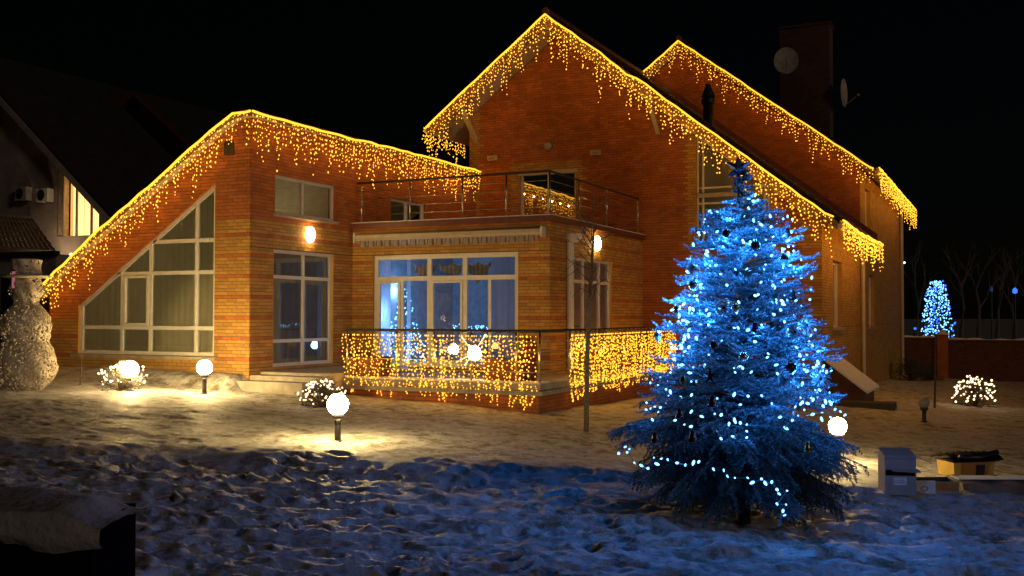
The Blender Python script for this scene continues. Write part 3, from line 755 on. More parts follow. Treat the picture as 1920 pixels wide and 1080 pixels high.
garland('garland down the long right rake of the tall front gable', [bump(AP[0]), bump(-9.55), bump(-9.35, -.10), bump(-9.2, .04), bump(-4.9, 0), bump(-4.15, .02), bump(-3.95, .08)], 9, (0, -1, 0), drop=(.35, .75, 1.4), step=.08)
garland('garland hanging from the short left eave of the tall gable', [(EL[0]-.06, VF-.04, EL[1]-.05), (EL[0]-.1, V3+1.5, EL[1]-.08)], 5, (-1, 0, 0), drop=(.3, .45, .75), step=.06)
garland('garland along the low right eave of the front roof', [(ER[0]+.14, VF-.02, ER[1]+.02), (ER[0]+.14, 30, ER[1]-.05), (ER[0]+.14, V4-.1, ER[1]-.02)], 20, (1, 0, 0), drop=(.3, .55, 1.0), step=.09)
garland('garland up the short left rake of the rear gable', [(-12.4, V4-.54, roofz2(-12.4)-.03), (AP2[0], V4-.54, AP2[1]-.03)], 6, (0, -1, 0), drop=(.25, .5, 1.0))
garland('garland down the right rake of the rear gable', [(AP2[0], V4-.54, AP2[1]-.03), (-4.4, V4-.54, roofz2(-4.4)-.03), (-4.25, V4-.54, roofz2(-4.3)-.10), (-3.95, V4-.54, roofz2(-3.95)+.0)], 6, (0, -1, 0), drop=(.25, .6, 1.3))
garland('garland along the right eave of the rear roof', [(E2R[0]+.14, V4-.5, E2R[1]+.02), (E2R[0]+.14, VR+.3, E2R[1])], 22, (1, 0, 0), drop=(.4, .6, 1.1), step=.10, light_step=1.4)
def curtain_lights(label, p, q, ztop, bot, outn, energy, step, gap, ls=1.0):
    t = empty('curtain_lights', (p[0], p[1], ztop)); tag(t, label, 'fairy lights', 'amber curtain lights on the terrace railing')
    b = MB(); pts = []; a = Vector((p[0], p[1], ztop)); c = Vector((q[0], q[1], ztop)); L_ = (c-a).length; d = (c-a)/L_; o_ = Vector(outn)
    n = int(L_/.05)
    for i in range(n+1): pts.append(a+d*(L_*i/n)+o_*(.03*math.cos(i*1.1))+Vector((0, 0, .03*math.sin(i*1.1))))
    b.tube(pts, .008, 5); b.build('cable', M['wire'], t)
    bb = MB(); s = 0
    while s < L_:
        q0 = a+d*s+o_*.04; z = -.08; x = Vector((0, 0, 0)); L2 = (ztop-bot(s))*R.uniform(.82, 1.02)
        while z > -L2:
            x = x*.7+d*R.uniform(-.035, .035)+o_*R.uniform(-.02, .02)
            k = 1.0 if z > -.98 else .6
            bb.octa(q0+x+Vector((0, 0, z)), R.choice((.015, .018))*R.choice((.8, 1, 1, 1.3))); z -= gap*R.uniform(.6, 1.4)*k
        s += step*R.uniform(.6, 1.4)
    o = bb.build('bulbs', M['bulb'], t); o['kind'] = 'stuff'
    s = .3
    while s < L_:
        plight('curtain_light', a+d*s+o_*.12+Vector((0, 0, -.5)), energy, AMB, .1); s += ls
curtain_lights('sparse amber light curtain on the front run of the terrace railing', (TX0, TV+.04), (TX1-.12, TV+.04), 1.56, lambda s: .30-.10*math.sin(s*1.9)**2-.03*s, (0, -1, 0), 10, .062, .088)
curtain_lights('dense amber light curtain on the right run of the terrace railing', (TX1, 19.75), (TX1, 27.2), 1.56, lambda s: .12+.10*math.sin(s*1.1)**2+.015*s, (1, 0, 0), 9, .066, .085, 1.4)
# ------------------------------------------------------------------ trees
def needle_mesh(segs, per_m, nl, nw, frost_fn=None, rng=NR):
    """segs: (N,6) start/end. Returns triangles spread along the segments"""
    segs = np.asarray(segs); a = segs[:, :3]; b = segs[:, 3:6]; L_ = np.linalg.norm(b-a, axis=1)
    cnt = np.maximum(3, (L_*per_m).astype(int)); idx_ = np.repeat(np.arange(len(segs)), cnt)
    t = rng.rand(len(idx_)); p = a[idx_]+(b-a)[idx_]*t[:, None]; d = ((b-a)/np.maximum(L_, 1e-6)[:, None])[idx_]
    r = rng.normal(size=p.shape); r -= (r*d).sum(1)[:, None]*d; r /= np.maximum(np.linalg.norm(r, axis=1), 1e-6)[:, None]
    dirn = r*.85+d*.6; dirn /= np.linalg.norm(dirn, axis=1)[:, None]
    side = np.cross(dirn, rng.normal(size=p.shape)); side /= np.maximum(np.linalg.norm(side, axis=1), 1e-6)[:, None]
    ln = nl*rng.uniform(.7, 1.25, len(p))[:, None]
    V_ = np.stack([p-side*nw, p+side*nw, p+dirn*ln], 1).reshape(-1, 3)
    F_ = np.arange(len(V_)).reshape(-1, 3)
    up = dirn[:, 2]
    mi = ((up > .2) & (rng.rand(len(up)) < .75)).astype(int)
    return V_, F_, mi
TC = D(1394, 965, 10.55); tz = -.12
TC = Vector((TC.x, TC.y, tz))
RT = [(-.0, .62), (.12, .98), (.4, 1.24), (.62, 1.22), (.9, 1.05), (1.2, .90), (1.5, .84), (1.9, .70), (2.3, .62), (2.62, .56), (2.86, .50), (3.0, .46), (3.12, .30), (3.2, .12), (3.4, .07), (3.6, .04)]
def RZ(z):   # z above the tree's foot
    for (a, ra), (b, rb) in zip(RT[:-1], RT[1:]):
        if a <= z <= b: return ra+(rb-ra)*(z-a)/(b-a)
    return RT[-1][1] if z > 1 else RT[0][1]
tree = empty('decorated_spruce', TC); tag(tree, 'large blue spruce on the snow covered in blue white lights and ornaments', 'christmas tree')
b = MB(); b.tube([(0, 0, -.1), (.01, 0, 1), (-.01, .01, 2.2), (-.03, 0, 3.1), (-.04, 0, 3.58)], [.075, .06, .035, .016, .006], 10); o = b.build('trunk', M['bark'], tree, True); local(o)
segs = []; br = MB()
z = .16; lvl = 0
while z < 3.5:
    nb = 14 if z < 2 else (11 if z < 2.9 else 6)
    for i in range(nb):
        az = 2*PI*i/nb+lvl*2.4+R.uniform(-.25, .25)
        zt = min(z+R.uniform(-.09, .09), 3.5); Rr = RZ(min(zt, 3.58))*(R.choice((.62, .78, .88, 1, 1.04, 1.12, 1.22 if zt < 2.6 else 1)) if zt > .75 else R.uniform(.72, 1.04))
        low = max(0, 1-zt/1.3)
        z0 = min(zt+Rr*(.30*low-.12*(1-low)), 3.55)
        n_ = max(4, int(Rr/.10)); pts = []
        bend = R.uniform(-.2, .2)
        for j in range(n_+1):
            s = j/n_; rr_ = Rr*s
            zz = z0+(zt-z0)*s + .10*Rr*math.sin(s*PI) - .10*low*s*s + .07*Rr*max(0, s-.7)*3*(1-low)
            a2 = az+bend*s
            pts.append(Vector((rr_*math.cos(a2), rr_*math.sin(a2), max(zz, .06))))
        if any(math.hypot(960+FOC*(cc_ := (TC+q-EYE)).dot(cx)/cc_.dot(cz)-1571, 540-FOC*cc_.dot(cy)/cc_.dot(cz)-786) < 27 for q in pts): continue
        br.tube(pts, [.014*(1-k/(n_+.5))+.003 for k in range(n_+1)], 4, cap=False)
        for j in range(n_):
            if j >= n_*.25: segs.append((*pts[j], *pts[j+1]))
            if j < n_*.18: continue
            dv = (pts[j+1]-pts[j]).normalized(); sd_ = dv.cross(Vector((0, 0, 1))).normalized()
            for sg in (-1, 1):
                for q in range(2):
                    if R.random() < (.42 if zt > .9 else .2): continue
                    s = (j+q*.5+.2)/n_
                    L2 = (.13+.34*Rr*(1-s))*R.uniform(.6, 1.15)*(1 if zt < 3.05 else .42)
                    st = pts[j].lerp(pts[j+1], q*.5+.2)
                    dr = (dv*.8+sd_*sg*.75+Vector((0, 0, R.uniform(-.3, .35)-1.5*low))).normalized()
                    m_ = st+dr*L2*.55; e_ = m_+(dr+Vector((0, 0, -.75*low+.35*(1-low)))).normalized()*L2*.45
                    segs.append((*st, *m_)); segs.append((*m_, *e_))
                    if L2 > .2:
                        for sg2 in (-1, 1):
                            d3 = (dr+dr.cross(Vector((0, 0, 1))).normalized()*sg2*.9+Vector((0, 0, -.4*low))).normalized()
                            segs.append((*m_, *(m_+d3*L2*.38)))
                            k_ = st.lerp(m_, .5); segs.append((*k_, *(k_+d3*L2*.33)))
    z += .105 if z < 2.8 else .10; lvl += 1
o = br.build('branches', M['bark'], tree); local(o); o['kind'] = 'stuff'
tot = sum(math.dist(s[:3], s[3:]) for s in segs)
Vn, Fn, mi = needle_mesh(segs, min(2200, 1150000/tot), .026, .0034)
cc = (Vn.reshape(-1, 3, 3)[:, 0]+np.array(TC)-np.array(EYE)) @ np.array(CM)
ppx = 960+FOC*cc[:, 0]/cc[:, 2]; ppy = 540-FOC*cc[:, 1]/cc[:, 2]
keep = ((ppx-1571)**2+(ppy-786)**2 > 23**2) | (NR.rand(len(ppx)) < .02)      # the gap between boughs where the lawn lamp shows
Vn = Vn.reshape(-1, 9)[keep].reshape(-1, 3); Fn = np.arange(len(Vn)).reshape(-1, 3); mi = mi[keep]
o = npmesh('needles', Vn, Fn, [M['needle'], M['frost']], mi, tree); local(o); o['kind'] = 'stuff'
print('spruce segs', len(segs), 'len', tot, 'needles', len(Fn))
camdir = Vector((-.4333, .9009, 0))
def onTree(px, py, k=1.0):
    """a point on the camera side of the crown seen at this pixel"""
    dep = 10.0
    for _ in range(6):
        q = D(px, py, dep); hz = q.z-tz; r = RZ(max(0, min(hz, 3.5)))*k
        lx = (q-TC).dot(Vector((.9012, .4334, 0)))
        dep = 10.55-math.sqrt(max(r*r-lx*lx, .0004))
    return D(px, py, dep)
# bulbs of the string
t = empty('blue_light_string', TC+Vector((0, 0, 1.2))); tag(t, 'string of blue white bulbs wound round the large spruce', 'fairy lights')
bm_ = MB(); bm_.lathe([(.0005, .026), (.008, .021), (.0125, .008), (.0115, -.006), (.006, -.02), (.0005, -.024)], n=8)
me = bpy.data.meshes.new('bulb'); me.from_pydata(bm_.v, [], bm_.f); me.materials.append(M['bbulb']); me.polygons.foreach_set('use_smooth', [True]*len(bm_.f))
front = []; rear = []; wire = []
th = 0; hz = 3.28
while hz > .95:
    r = RZ(hz)*R.uniform(.78, 1.04)
    p = TC+Vector((r*math.cos(th), r*math.sin(th), hz)); wire.append(p.copy())
    nz_ = math.sin(p.x*7+p.z*3)*math.sin(p.z*9-p.y*5)+math.sin(p.x*3.1-p.z*4.7)*.6
    for k in range(R.choice((0, 1, 1, 2, 3)) if nz_ > -.1 else R.choice((0, 1, 1))):
        q = p+Vector((R.uniform(-.09, .09), R.uniform(-.09, .09), R.uniform(-.10, .10)))
        fr_ = (q-TC).dot(camdir)
        (front if fr_ < .1*r else rear).append(q)
    dth = .13/max(r, .1); th += dth; hz -= (.215 if hz > 1.4 else .27)*dth/(2*PI)*.62
px_path = [(1160, 850), (1172, 838), (1190, 868), (1203, 873), (1215, 878), (1226, 858), (1232, 870), (1240, 860), (1252, 862), (1270, 868), (1285, 872), (1300, 868), (1310, 866),
           (1338, 880), (1357, 882), (1364, 893), (1378, 896), (1402, 896), (1410, 905), (1428, 898), (1435, 906), (1447, 904), (1457, 918), (1461, 926), (1476, 920), (1457, 945), (1474, 946), (1468, 958), (1471, 966),
           (1212, 768), (1220, 766), (1238, 764), (1257, 735), (1296, 772), (1316, 781), (1340, 776), (1352, 778), (1378, 790), (1388, 793), (1400, 796), (1474, 803), (1486, 789), (1180, 842), (1176, 848)]
low = [onTree(x, y, 1.06) for x, y in px_path]
front = low+front; R_ = front[len(low):]; R.shuffle(R_); front = low+R_
print('tree bulbs', len(front), len(rear))
R.shuffle(rear)
for i, q in enumerate(front[:300]):
    o = bpy.data.objects.new('bulb', me); COL.objects.link(o); o.parent = t; o.location = q-t.location
    o.rotation_euler = (R.uniform(-1.4, 1.4), R.uniform(-1.4, 1.4), 0); o.scale = (R.choice((.6, .75, .9, 1.05)),)*3
bb = MB()
for q in front[300:]+rear: bb.octa(q, .013)
o = bb.build('rear_bulbs', M['bbulb'], t); o['kind'] = 'stuff'
b = MB(); b.tube([q+Vector((R.uniform(-.05,.05),R.uniform(-.05,.05),R.uniform(-.05,.05))) for q in wire], .0022, 3); b.tube(low[0:13], .004, 4); b.tube(low[13:29], .004, 4); b.tube(low[29:41], .004, 4); b.build('cable', M['bwire'], t)
ls_ = [q for q in front[44:300]]
for i in range(40):
    q = ls_[int(i*len(ls_)/40)]; ax = q-TC; ax.z = 0
    plight('tree_light', q+ax.normalized()*.06, 10.5 if q.z > 1.1 else 2.5, (.026, .25, 1), .03)
for q in (low[3], low[9], low[20], low[28], low[25]): plight('tree_light', q-camdir*.06, .8, (.026, .25, 1), .03)
for i in range(8):
    q = rear[int(i*len(rear)/8)]; ax = q-TC; ax.z = 0
    plight('tree_light', q+ax.normalized()*.09, 3, (.026, .25, 1), .03)
# ornaments
M['orn_dark'] = mat('dark_bauble', (.08, .05, .05), .25, metal=.6)
M['orn_gold'] = mat('gold_bauble', (.45, .25, .08), .25, metal=.8)
M['orn_silver'] = mat('silver_bauble', (.6, .62, .65), .25, metal=.8)
M['ribbon'] = mat('silver_ribbon', (.6, .6, .62), .45, metal=.1)
def orn(kind, px, py, label, m, s=1):
    p = onTree(px, py, 1.2 if kind == 'ribbon_flower' else 1.13); t = empty(kind, p, R.uniform(-.4, .4)-.45); tag(t, label, 'ornament')
    if kind == 'bauble':
        b = MB(); b.sphere((0, 0, 0), .047*s, 18); o = b.build('ball', M[m], t, True); local(o)
        b = MB(); b.lathe([(.012, .044*s), (.012, .06*s), (.001, .062*s)], n=10); o = b.build('cap', M['orn_silver'], t); local(o)
    elif kind == 'bell':
        b = MB(); b.lathe([(.001, .055*s), (.018*s, .05*s), (.028*s, .03*s), (.032*s, .0), (.04*s, -.03*s), (.055*s, -.045*s), (.05*s, -.045*s), (.03*s, -.01*s)], n=16); o = b.build('bell_body', M[m], t, True); local(o)
        b = MB(); b.sphere((0, 0, -.045*s), .014*s, 8); o = b.build('clapper', M['orn_gold'], t); local(o)
    elif kind == 'star':
        b = MB(); vs = [(0, -.018, 0), (0, .018, 0)]
        for i in range(10):
            r = (.075 if i % 2 == 0 else .03)*s; a = PI/2+i*PI/5; vs.append((r*math.cos(a), 0, r*math.sin(a)))
        fs = []
        for i in range(10): fs += [(0, 2+i, 2+(i+1) % 10), (1, 2+(i+1) % 10, 2+i)]
        b.mesh(vs, fs); o = b.build('star_body', M[m], t); local(o)
        b = MB(); b.tube([(0, 0, .07*s), (0, 0, .11*s)], .002, 4); o = b.build('hanger', M['wire'], t); local(o)
    elif kind == 'diamond':
        b = MB(); b.lathe([(.001, -.075*s), (.045*s, -.0), (.03*s, .035*s), (.001, .06*s)], n=6); o = b.build('prism', M[m], t); local(o)
        b = MB(); b.tube([(0, 0, .06*s), (0, 0, .1*s)], .002, 4); o = b.build('hanger', M['wire'], t); local(o)
    elif kind == 'ribbon_flower':
        for k in range(20):
            b = MB(); a = 2*PI*k/20+R.uniform(-.1, .1); L_ = .10*s*R.uniform(.8, 1.1); tl = R.uniform(-.4, .4)
            dx, dz = math.cos(a), math.sin(a); pts = []
            for j in range(7):
                u = j/6*PI; pts.append(Vector((dx*L_*math.sin(u/2)*1.0-dz*.018*math.sin(u), -.02-.06*math.sin(u)*.6+tl*.03*math.sin(u/2), dz*L_*math.sin(u/2)+dx*.018*math.sin(u))))
            b.tube(pts, .0055, 3, cap=False); o = b.build('loop', M[m], t); local(o)
        b = MB(); b.sphere((0, -.02, 0), .022*s, 10); o = b.build('centre', M['orn_dark'], t); local(o)
for k, x, y, l, m, s in [
    ('bauble', 1416, 461, 'dark round bauble near the top of the spruce', 'orn_dark', 1.1), ('bauble', 1340, 647, 'dark bauble on the left middle of the spruce', 'orn_dark', 1),
    ('bauble', 1482, 689, 'brown bauble ringed with bristles on the right of the spruce', 'orn_dark', 1.2), ('bauble', 1394, 669, 'pale see through bauble in the middle of the spruce', 'orn_silver', 1),
    ('bauble', 1379, 577, 'oval gold bauble beside a ribbon flower on the spruce', 'orn_gold', .9), ('bauble', 1301, 535, 'grey bauble at the upper left edge of the spruce', 'orn_silver', 1.1),
    ('star', 1330, 705, 'dark five pointed star in the middle left of the spruce', 'orn_dark', 1.2), ('star', 1268, 580, 'small dark star at the left edge of the spruce', 'orn_dark', .9),
    ('bell', 1485, 553, 'dark bell at the upper right edge of the spruce', 'orn_dark', 1), ('bell', 1415, 613, 'dark bell hanging in the centre of the spruce', 'orn_dark', 1),
    ('bell', 1299, 818, 'gold edged bell low on the spruce left of centre', 'orn_dark', 1.05), ('bell', 1229, 820, 'dark bell low on the far left of the spruce', 'orn_dark', 1),
    ('bell', 1336, 752, 'dark bell just above the lower light string', 'orn_dark', 1.1), ('bell', 1275, 774, 'dark bell above the left end of the lower lights', 'orn_dark', .9),
    ('diamond', 1468, 487, 'silver drop ornament on the upper right of the spruce', 'orn_silver', 1.2), ('diamond', 1282, 714, 'dark diamond ornament on the left of the spruce', 'orn_gold', 1),
    ('diamond', 1233, 630, 'silver diamond hanging at the left tip before the amber lights', 'orn_silver', 1), ('bauble', 1362, 438, 'dark bauble left of the top of the spruce', 'orn_dark', .9),
    ('ribbon_flower', 1306, 502, 'silver ribbon flower at the upper left edge of the spruce', 'ribbon', 1), ('ribbon_flower', 1359, 577, 'dark centred ribbon flower in the middle of the spruce', 'ribbon', .9),
    ('ribbon_flower', 1517, 610, 'bright ribbon flower at the right edge of the spruce', 'ribbon', .95), ('ribbon_flower', 1494, 622, 'ribbon flower left of the bright one at the right edge', 'ribbon', .9),
    ('ribbon_flower', 1543, 709, 'large loose ribbon flower low on the right edge', 'ribbon', 1.15), ('ribbon_flower', 1478, 712, 'flattened ribbon flower above the right globe lamp', 'ribbon', .9),
    ('diamond', 1476, 437, 'small grey house shaped ornament at the top right', 'orn_silver', .8), ('bell', 1514, 838, 'brown bell low on the right of the spruce', 'orn_gold', .9)]:
    orn(k, x, y, l, m, s)
# crumpled star on the tip
t = empty('tree_topper', TC+Vector((-.04, 0, 3.52))); tag(t, 'dark blue foil star on the tip of the large spruce', 'ornament')
M['foil'] = mat('blue_foil', (.08, .1, .2), .35, metal=.5)
b = MB(); vs = [(0, -.05, 0), (0, .05, 0)]
for i in range(12):
    r = (.165 if i % 2 == 0 else .07)*R.uniform(.85, 1.1); a = .5+i*PI/6; vs.append((r*math.cos(a)*.9, R.uniform(-.02, .02), r*math.sin(a)))
b.mesh(vs, [f for i in range(12) for f in ((0, 2+i, 2+(i+1) % 12), (1, 2+(i+1) % 12, 2+i))]); o = b.build('star_body', M['foil'], t); local(o)
b = MB(); b.tube([(0, 0, -.16), (0, 0, -.04)], .018, 8); o = b.build('socket', M['foil'], t); local(o)

# ---- indoor tree behind the bay window
IT = Vector((-13.85, 22.5, .62)); t = empty('indoor_tree', IT); tag(t, 'blue lit christmas tree inside behind the left terrace window', 'christmas tree')
segs = []; bb = MB()
for lv in range(16):
    z = .25+lv*.11; r = .62*(1-z/2.2)
    for i in range(9):
        a = i*2*PI/9+lv; e_ = Vector((r*math.cos(a), r*math.sin(a), z-.08)); s_ = Vector((0, 0, z)); segs.append((*s_, *e_))
        m_ = s_.lerp(e_, .6)
        for k in (-.5, .5): segs.append((*m_, *(m_+Vector((math.cos(a+k), math.sin(a+k), -.1))*r*.4)))
Vn, Fn, mi = needle_mesh(segs, 90, .05, .004); o = npmesh('needles', Vn, Fn, [M['needle'], M['needle']], mi, t); local(o); o['kind'] = 'stuff'
b = MB(); b.tube([(0, 0, 0), (0, 0, 2.05)], [.03, .008], 8); o = b.build('trunk', M['bark'], t); local(o)
for i in range(150):
    z = R.random()**1.3*1.85+.12; r = .64*(1-z/2.15)*R.uniform(.8, 1.05); a = R.uniform(0, 2*PI); bb.octa((r*math.cos(a), r*math.sin(a), z), .023)
o = bb.build('bulbs', M['bbulb'], t); local(o); o['kind'] = 'stuff'
for (dx, dy, dz, e) in ((-.2, -.55, 1.3, 9), (.7, .5, 1.1, 8), (-.5, .4, 1.9, 6), (.4, -.6, .5, 5)): plight('indoor_light', IT+Vector((dx, dy, dz)), e*4.5, (.20, .46, 1), .1)
t = empty('garlanded_table', (-12.05, 22.9, .62)); tag(t, 'dark table with a row of blue lights behind the glazed door', 'table')
b = MB(); b.box(-.55, .55, -.3, .3, .86, .9); o = b.build('tabletop', M['dark'], t); local(o)
for sx in (-.5, .5):
    for sy in (-.25, .25): b = MB(); b.tube([(sx, sy, 0), (sx, sy, .86)], .025, 6); o = b.build('leg', M['dark'], t); local(o)
bb = MB()
for i in range(34): bb.octa((R.uniform(-.5, .5), -.25+R.uniform(-.05, .1), .93+R.uniform(0, .12)), .015)
o = bb.build('bulbs', M['bbulb'], t); local(o); o['kind'] = 'stuff'
t = empty('valance_drape', (-12.05, V2+.2, 3.05)); tag(t, 'beige scalloped drape hanging inside the top of the terrace window', 'drape')
M['beige'] = mat('beige_velvet', (.45, .33, .2), .9, var=.2)
for i, (x0, x1, h) in enumerate(((-1.05, -.35, .35), (-.35, .42, .28), (.42, 1.1, .42))):
    b = MB(); prev = None
    for j in range(25):
        u = j/24; x = x0+(x1-x0)*u; zz = .10-h*math.sin(PI*u)-.05*math.sin(u*19); yy = .02*math.sin(u*40)
        cur = ((x, yy, .12-.10*abs(math.sin(u*PI*2))), (x, yy+.02, zz-.06))
        if prev: b.face([prev[1], cur[1], cur[0], prev[0]])
        prev = cur
    o = b.build('swag', M['beige'], t, True); local(o)

# ---- far blue tree behind the garden wall
FT_ = D(1757, 655, 52); t = empty('far_lit_tree', (FT_.x, FT_.y, -.95)); tag(t, 'distant small tree glowing with blue lights beyond the garden wall', 'tree')
b = MB(); b.tube([(0, 0, 0), (.1, 0, 2), (0, 0, 4.6)], [.12, .08, .02], 8)
for i in range(60):
    z = R.uniform(.9, 4.4); a = R.uniform(0, 6.28); r = 1.25*(1-z/5.2); b.tube([(0, 0, z), (r*math.cos(a), r*math.sin(a), z+.3)], [.03, .008], 4)
o = b.build('trunk', M['bark'], t); local(o)
bb = MB()
for i in range(460):
    z = .9+3.7*R.random()**.95; r = (.95*math.sqrt(1-z/5.0)+.08)*math.sqrt(R.random()); a = R.uniform(0, 6.28); bb.octa((r*math.cos(a), r*math.sin(a), z), R.choice((.022, .03, .035)))
o = bb.build('bulbs', M['bbulb'], t); local(o); o['kind'] = 'stuff'
bb = MB()
for i in range(120):
    z = .9+3.7*R.random(); r = (1.1*math.sqrt(1-z/5.0)+.1)*math.sqrt(R.random()); a = R.uniform(0, 6.28); bb.octa((r*math.cos(a), r*math.sin(a), z), .05)
for (dx, dz) in ((-1.1, 1.3), (1.2, .75), (1.45, .15), (2.1, .12), (-1.3, .6)): bb.sphere((dx*.9, dx*.43, dz+.9), .065, 8)
o = bb.build('deep_blue_bulbs', M['bbulb2'], t); local(o); o['kind'] = 'stuff'
# far dim lamp glows and bare trees
for i, (px, py, r) in enumerate(((1903, 545, .13), (1859, 542, .08))):
    p = D(px, py, 62); t = empty('distant_blue_lamp', (p.x, p.y, -.95)); tag(t, ['small blue lamp far off at the right edge of the view', 'fainter blue lamp left of the one at the right edge'][i], 'lamp')
    b = MB(); b.tube([(0, 0, 0), (0, 0, p.z+.95)], .05, 6); o = b.build('pole', M['dark'], t); local(o)
    b = MB(); b.lathe([(.001, .2), (r, .08), (r, -.12), (.001, -.2)], (0, 0, p.z+.95), 10)
    mm = M['bbulb2'] if i == 0 else mat('faint_blue_lamp', (.1, .1, .3), .3, emit=(.05, .15, .6), es=.12)
    o = b.build('lamp_head', mm, t); local(o)
for i, px in enumerate((1715, 1800, 1832, 1868, 1900, 1925)):
    p = D(px, 640, 58+i*2); t = empty('bare_tree', (p.x, p.y, -.95)); tag(t, ['bare tree left of the far blue lights', 'bare tree just right of the far blue lights', 'slim bare tree among the dark trunks beyond the wall', 'bare leaning tree beyond the wall below the faint lamp', 'bare tree under the right blue lamp', 'bare tree at the right edge beyond the wall'][i], 'tree', 'bare trees beyond the garden wall')
    def limb(b_, p0, d, L_, r, dep_):
        p1 = p0+d*L_*.5+Vector((R.uniform(-.1, .1), 0, 0))*L_; p2 = p1+(d+Vector((R.uniform(-.2, .2), R.uniform(-.2, .2), .1))).normalized()*L_*.5
        b_.tube([p0, p1, p2], [r, r*.8, r*.6], 5, cap=False)
        if dep_:
            for _ in range(3): limb(b_, p2 if _ else p1, (d+Vector((R.uniform(-.7, .7), R.uniform(-.7, .7), R.uniform(0, .5)))).normalized(), L_*.65, r*.55, dep_-1)
    b = MB(); b.tube([(0, 0, 0), (.1, 0, 2.2)], [.14, .12], 7); o = b.build('trunk', M['bark2'], t); local(o)
    b = MB(); limb(b, Vector((.1, 0, 2.2)), Vector((0, 0, 1)), 2.2, .1, 3); o = b.build('crown', M['bark2'], t); local(o)
# ---- young bare tree before the bay
yp = D(1099, 795, 17.6); yz = gz1(yp.x, yp.y); t = empty('young_bare_tree', (yp.x, yp.y, yz)); tag(t, 'thin bare sapling on the snow in front of the bay corner', 'tree')
b = MB(); b.tube([(0, 0, -.1), (.02, 0, 1.2), (.05, 0, 2.0), (.09, 0, 2.6)], [.05, .04, .036, .03], 8); o = b.build('trunk', M['bark2'], t, True); local(o)
b = MB(); b.tube([(.09, 0, 2.6), (.14, 0, 3.4), (.12, 0, 4.1)], [.026, .015, .005], 6)
for i in range(34):
    z = R.uniform(2.1, 3.9); a = R.uniform(0, 6.28); L_ = R.uniform(.35, .9)*(1-(z-2.1)/3.2); p0 = Vector((.1, 0, z)); dr = Vector((math.cos(a), math.sin(a), R.uniform(.3, 1.2))).normalized()
    droop = z < 2.9
    p1 = p0+dr*L_*.5; p2 = p1+(dr+Vector((0, 0, -1.2 if droop else .5))).normalized()*L_*.5; b.tube([p0, p1, p2], [.009, .006, .003], 4, cap=False)
    for k in range(2):
        d2 = (dr+Vector((R.uniform(-.8, .8), R.uniform(-.8, .8), .1))).normalized(); b.tube([p1, p1+d2*L_*.35], [.004, .002], 3, cap=False)
o = b.build('crown', M['twig'], t); local(o)
# ---- small saplings and posts
for i, (px, py, dep, h) in enumerate(((150, 706, 20.8, .55), (1752, 752, 27, 1.9))):
    p = D(px, py, dep); z0 = gz1(p.x, p.y); t = empty('sapling', (p.x, p.y, z0)); tag(t, ['thin bare stem in front of the left end of the trapezoid window', 'tall thin bare stem right of the house by the garden wall'][i], 'sapling')
    b = MB(); b.tube([(0, 0, -.05), (.03, 0, h*.5), (.05, 0, h)], [.012, .009, .005] if i == 0 else [.03, .022, .01], 5); o = b.build('stem', M['bark'], t); local(o)
    b = MB()
    for k in range(5): zz = h*R.uniform(.5, .95); b.tube([(.04, 0, zz), (.04+R.uniform(-.15, .15), R.uniform(-.1, .1), zz+.18)], [.005, .002], 3, cap=False)
    o = b.build('twigs', M['twig'], t); local(o)
# ---- shrubs
def shrub(px, py, dep, r, h, label, nb, leafy, lit=True, e=0, squash=.8, bm='wbulb', br_=.015):
    p, dp_ = G(px, py, 6, dep*1.6) if px > 1500 and lit else (D(px, py, dep), dep); r *= dp_/dep; h *= dp_/dep; z0 = gz1(p.x, p.y)-.03; t = empty('shrub', (p.x, p.y, z0)); tag(t, label, 'shrub')
    segs = []; b = MB()
    for i in range(90):
        a = R.uniform(0, 6.28); el = R.uniform(-.1, 1.5); d_ = Vector((math.cos(a)*math.cos(el), math.sin(a)*math.cos(el), math.sin(el)))
        e_ = Vector((d_.x*r, d_.y*r, .08+d_.z*h))*R.uniform(.75, 1.08); m_ = e_*.5+Vector((R.uniform(-.05, .05), R.uniform(-.05, .05), .03))
        b.tube([(0, 0, .02), m_, e_], [.008, .005, .002], 4, cap=False); segs.append((*m_, *e_))
        for k in range(5):
            s_ = m_.lerp(e_, R.random()); q = s_+Vector((R.uniform(-1, 1), R.uniform(-1, 1), R.uniform(-.3, 1)))*r*.22; segs.append((*s_, *q)); b.tube([s_, q], [.003, .0015], 3, cap=False)
    o = b.build('branches', M['twig'], t); local(o)
    Vn, Fn, mi = needle_mesh(segs, leafy, .03, .006); o = npmesh('leaves', Vn, Fn, [M['needle'], M['twig']], mi, t); local(o); o['kind'] = 'stuff'
    if lit:
        bb = MB()
        for i in range(nb):
            a = R.uniform(0, 6.28); el = R.uniform(-.7, 1.4); k_ = R.uniform(.7, 1.06); bb.sphere((math.cos(a)*math.cos(el)*r*k_, math.sin(a)*math.cos(el)*r*k_, h*.5+.05+math.sin(el)*h*.55*k_), br_*R.choice((.6, .8, 1)), 6)
        o = bb.build('bulbs', M[bm], t); local(o); o['kind'] = 'stuff'
        if e:
            for a in (0, 2.1, 4.2): plight('shrub_light', Vector((p.x+r*1.1*math.cos(a-.4), p.y+r*1.1*math.sin(a-.4), z0+h*.8)), e, (1, .75, .45), .05)
shrub(230, 727, 20.2, .47, .50, 'low shrub wrapped in white lights in front of the trapezoid window', 90, 60, e=1.5, br_=.024)
shrub(606, 737, 19.3, .46, .46, 'round shrub dotted with white lights left of the terrace', 110, 90, e=1.2, br_=.021)
shrub(1827, 762, 29, .62, .80, 'round shrub covered in warm white lights on the far right lawn', 100, 60, e=2, br_=.03)
shrub(1706, 703, 42, .9, .9, 'dark bushy shrub at the foot of the garden wall by the house corner', 0, 120, lit=False)
shrub(1745, 706, 43, .5, .55, 'smaller dark shrub right of the one at the house corner', 0, 120, lit=False)
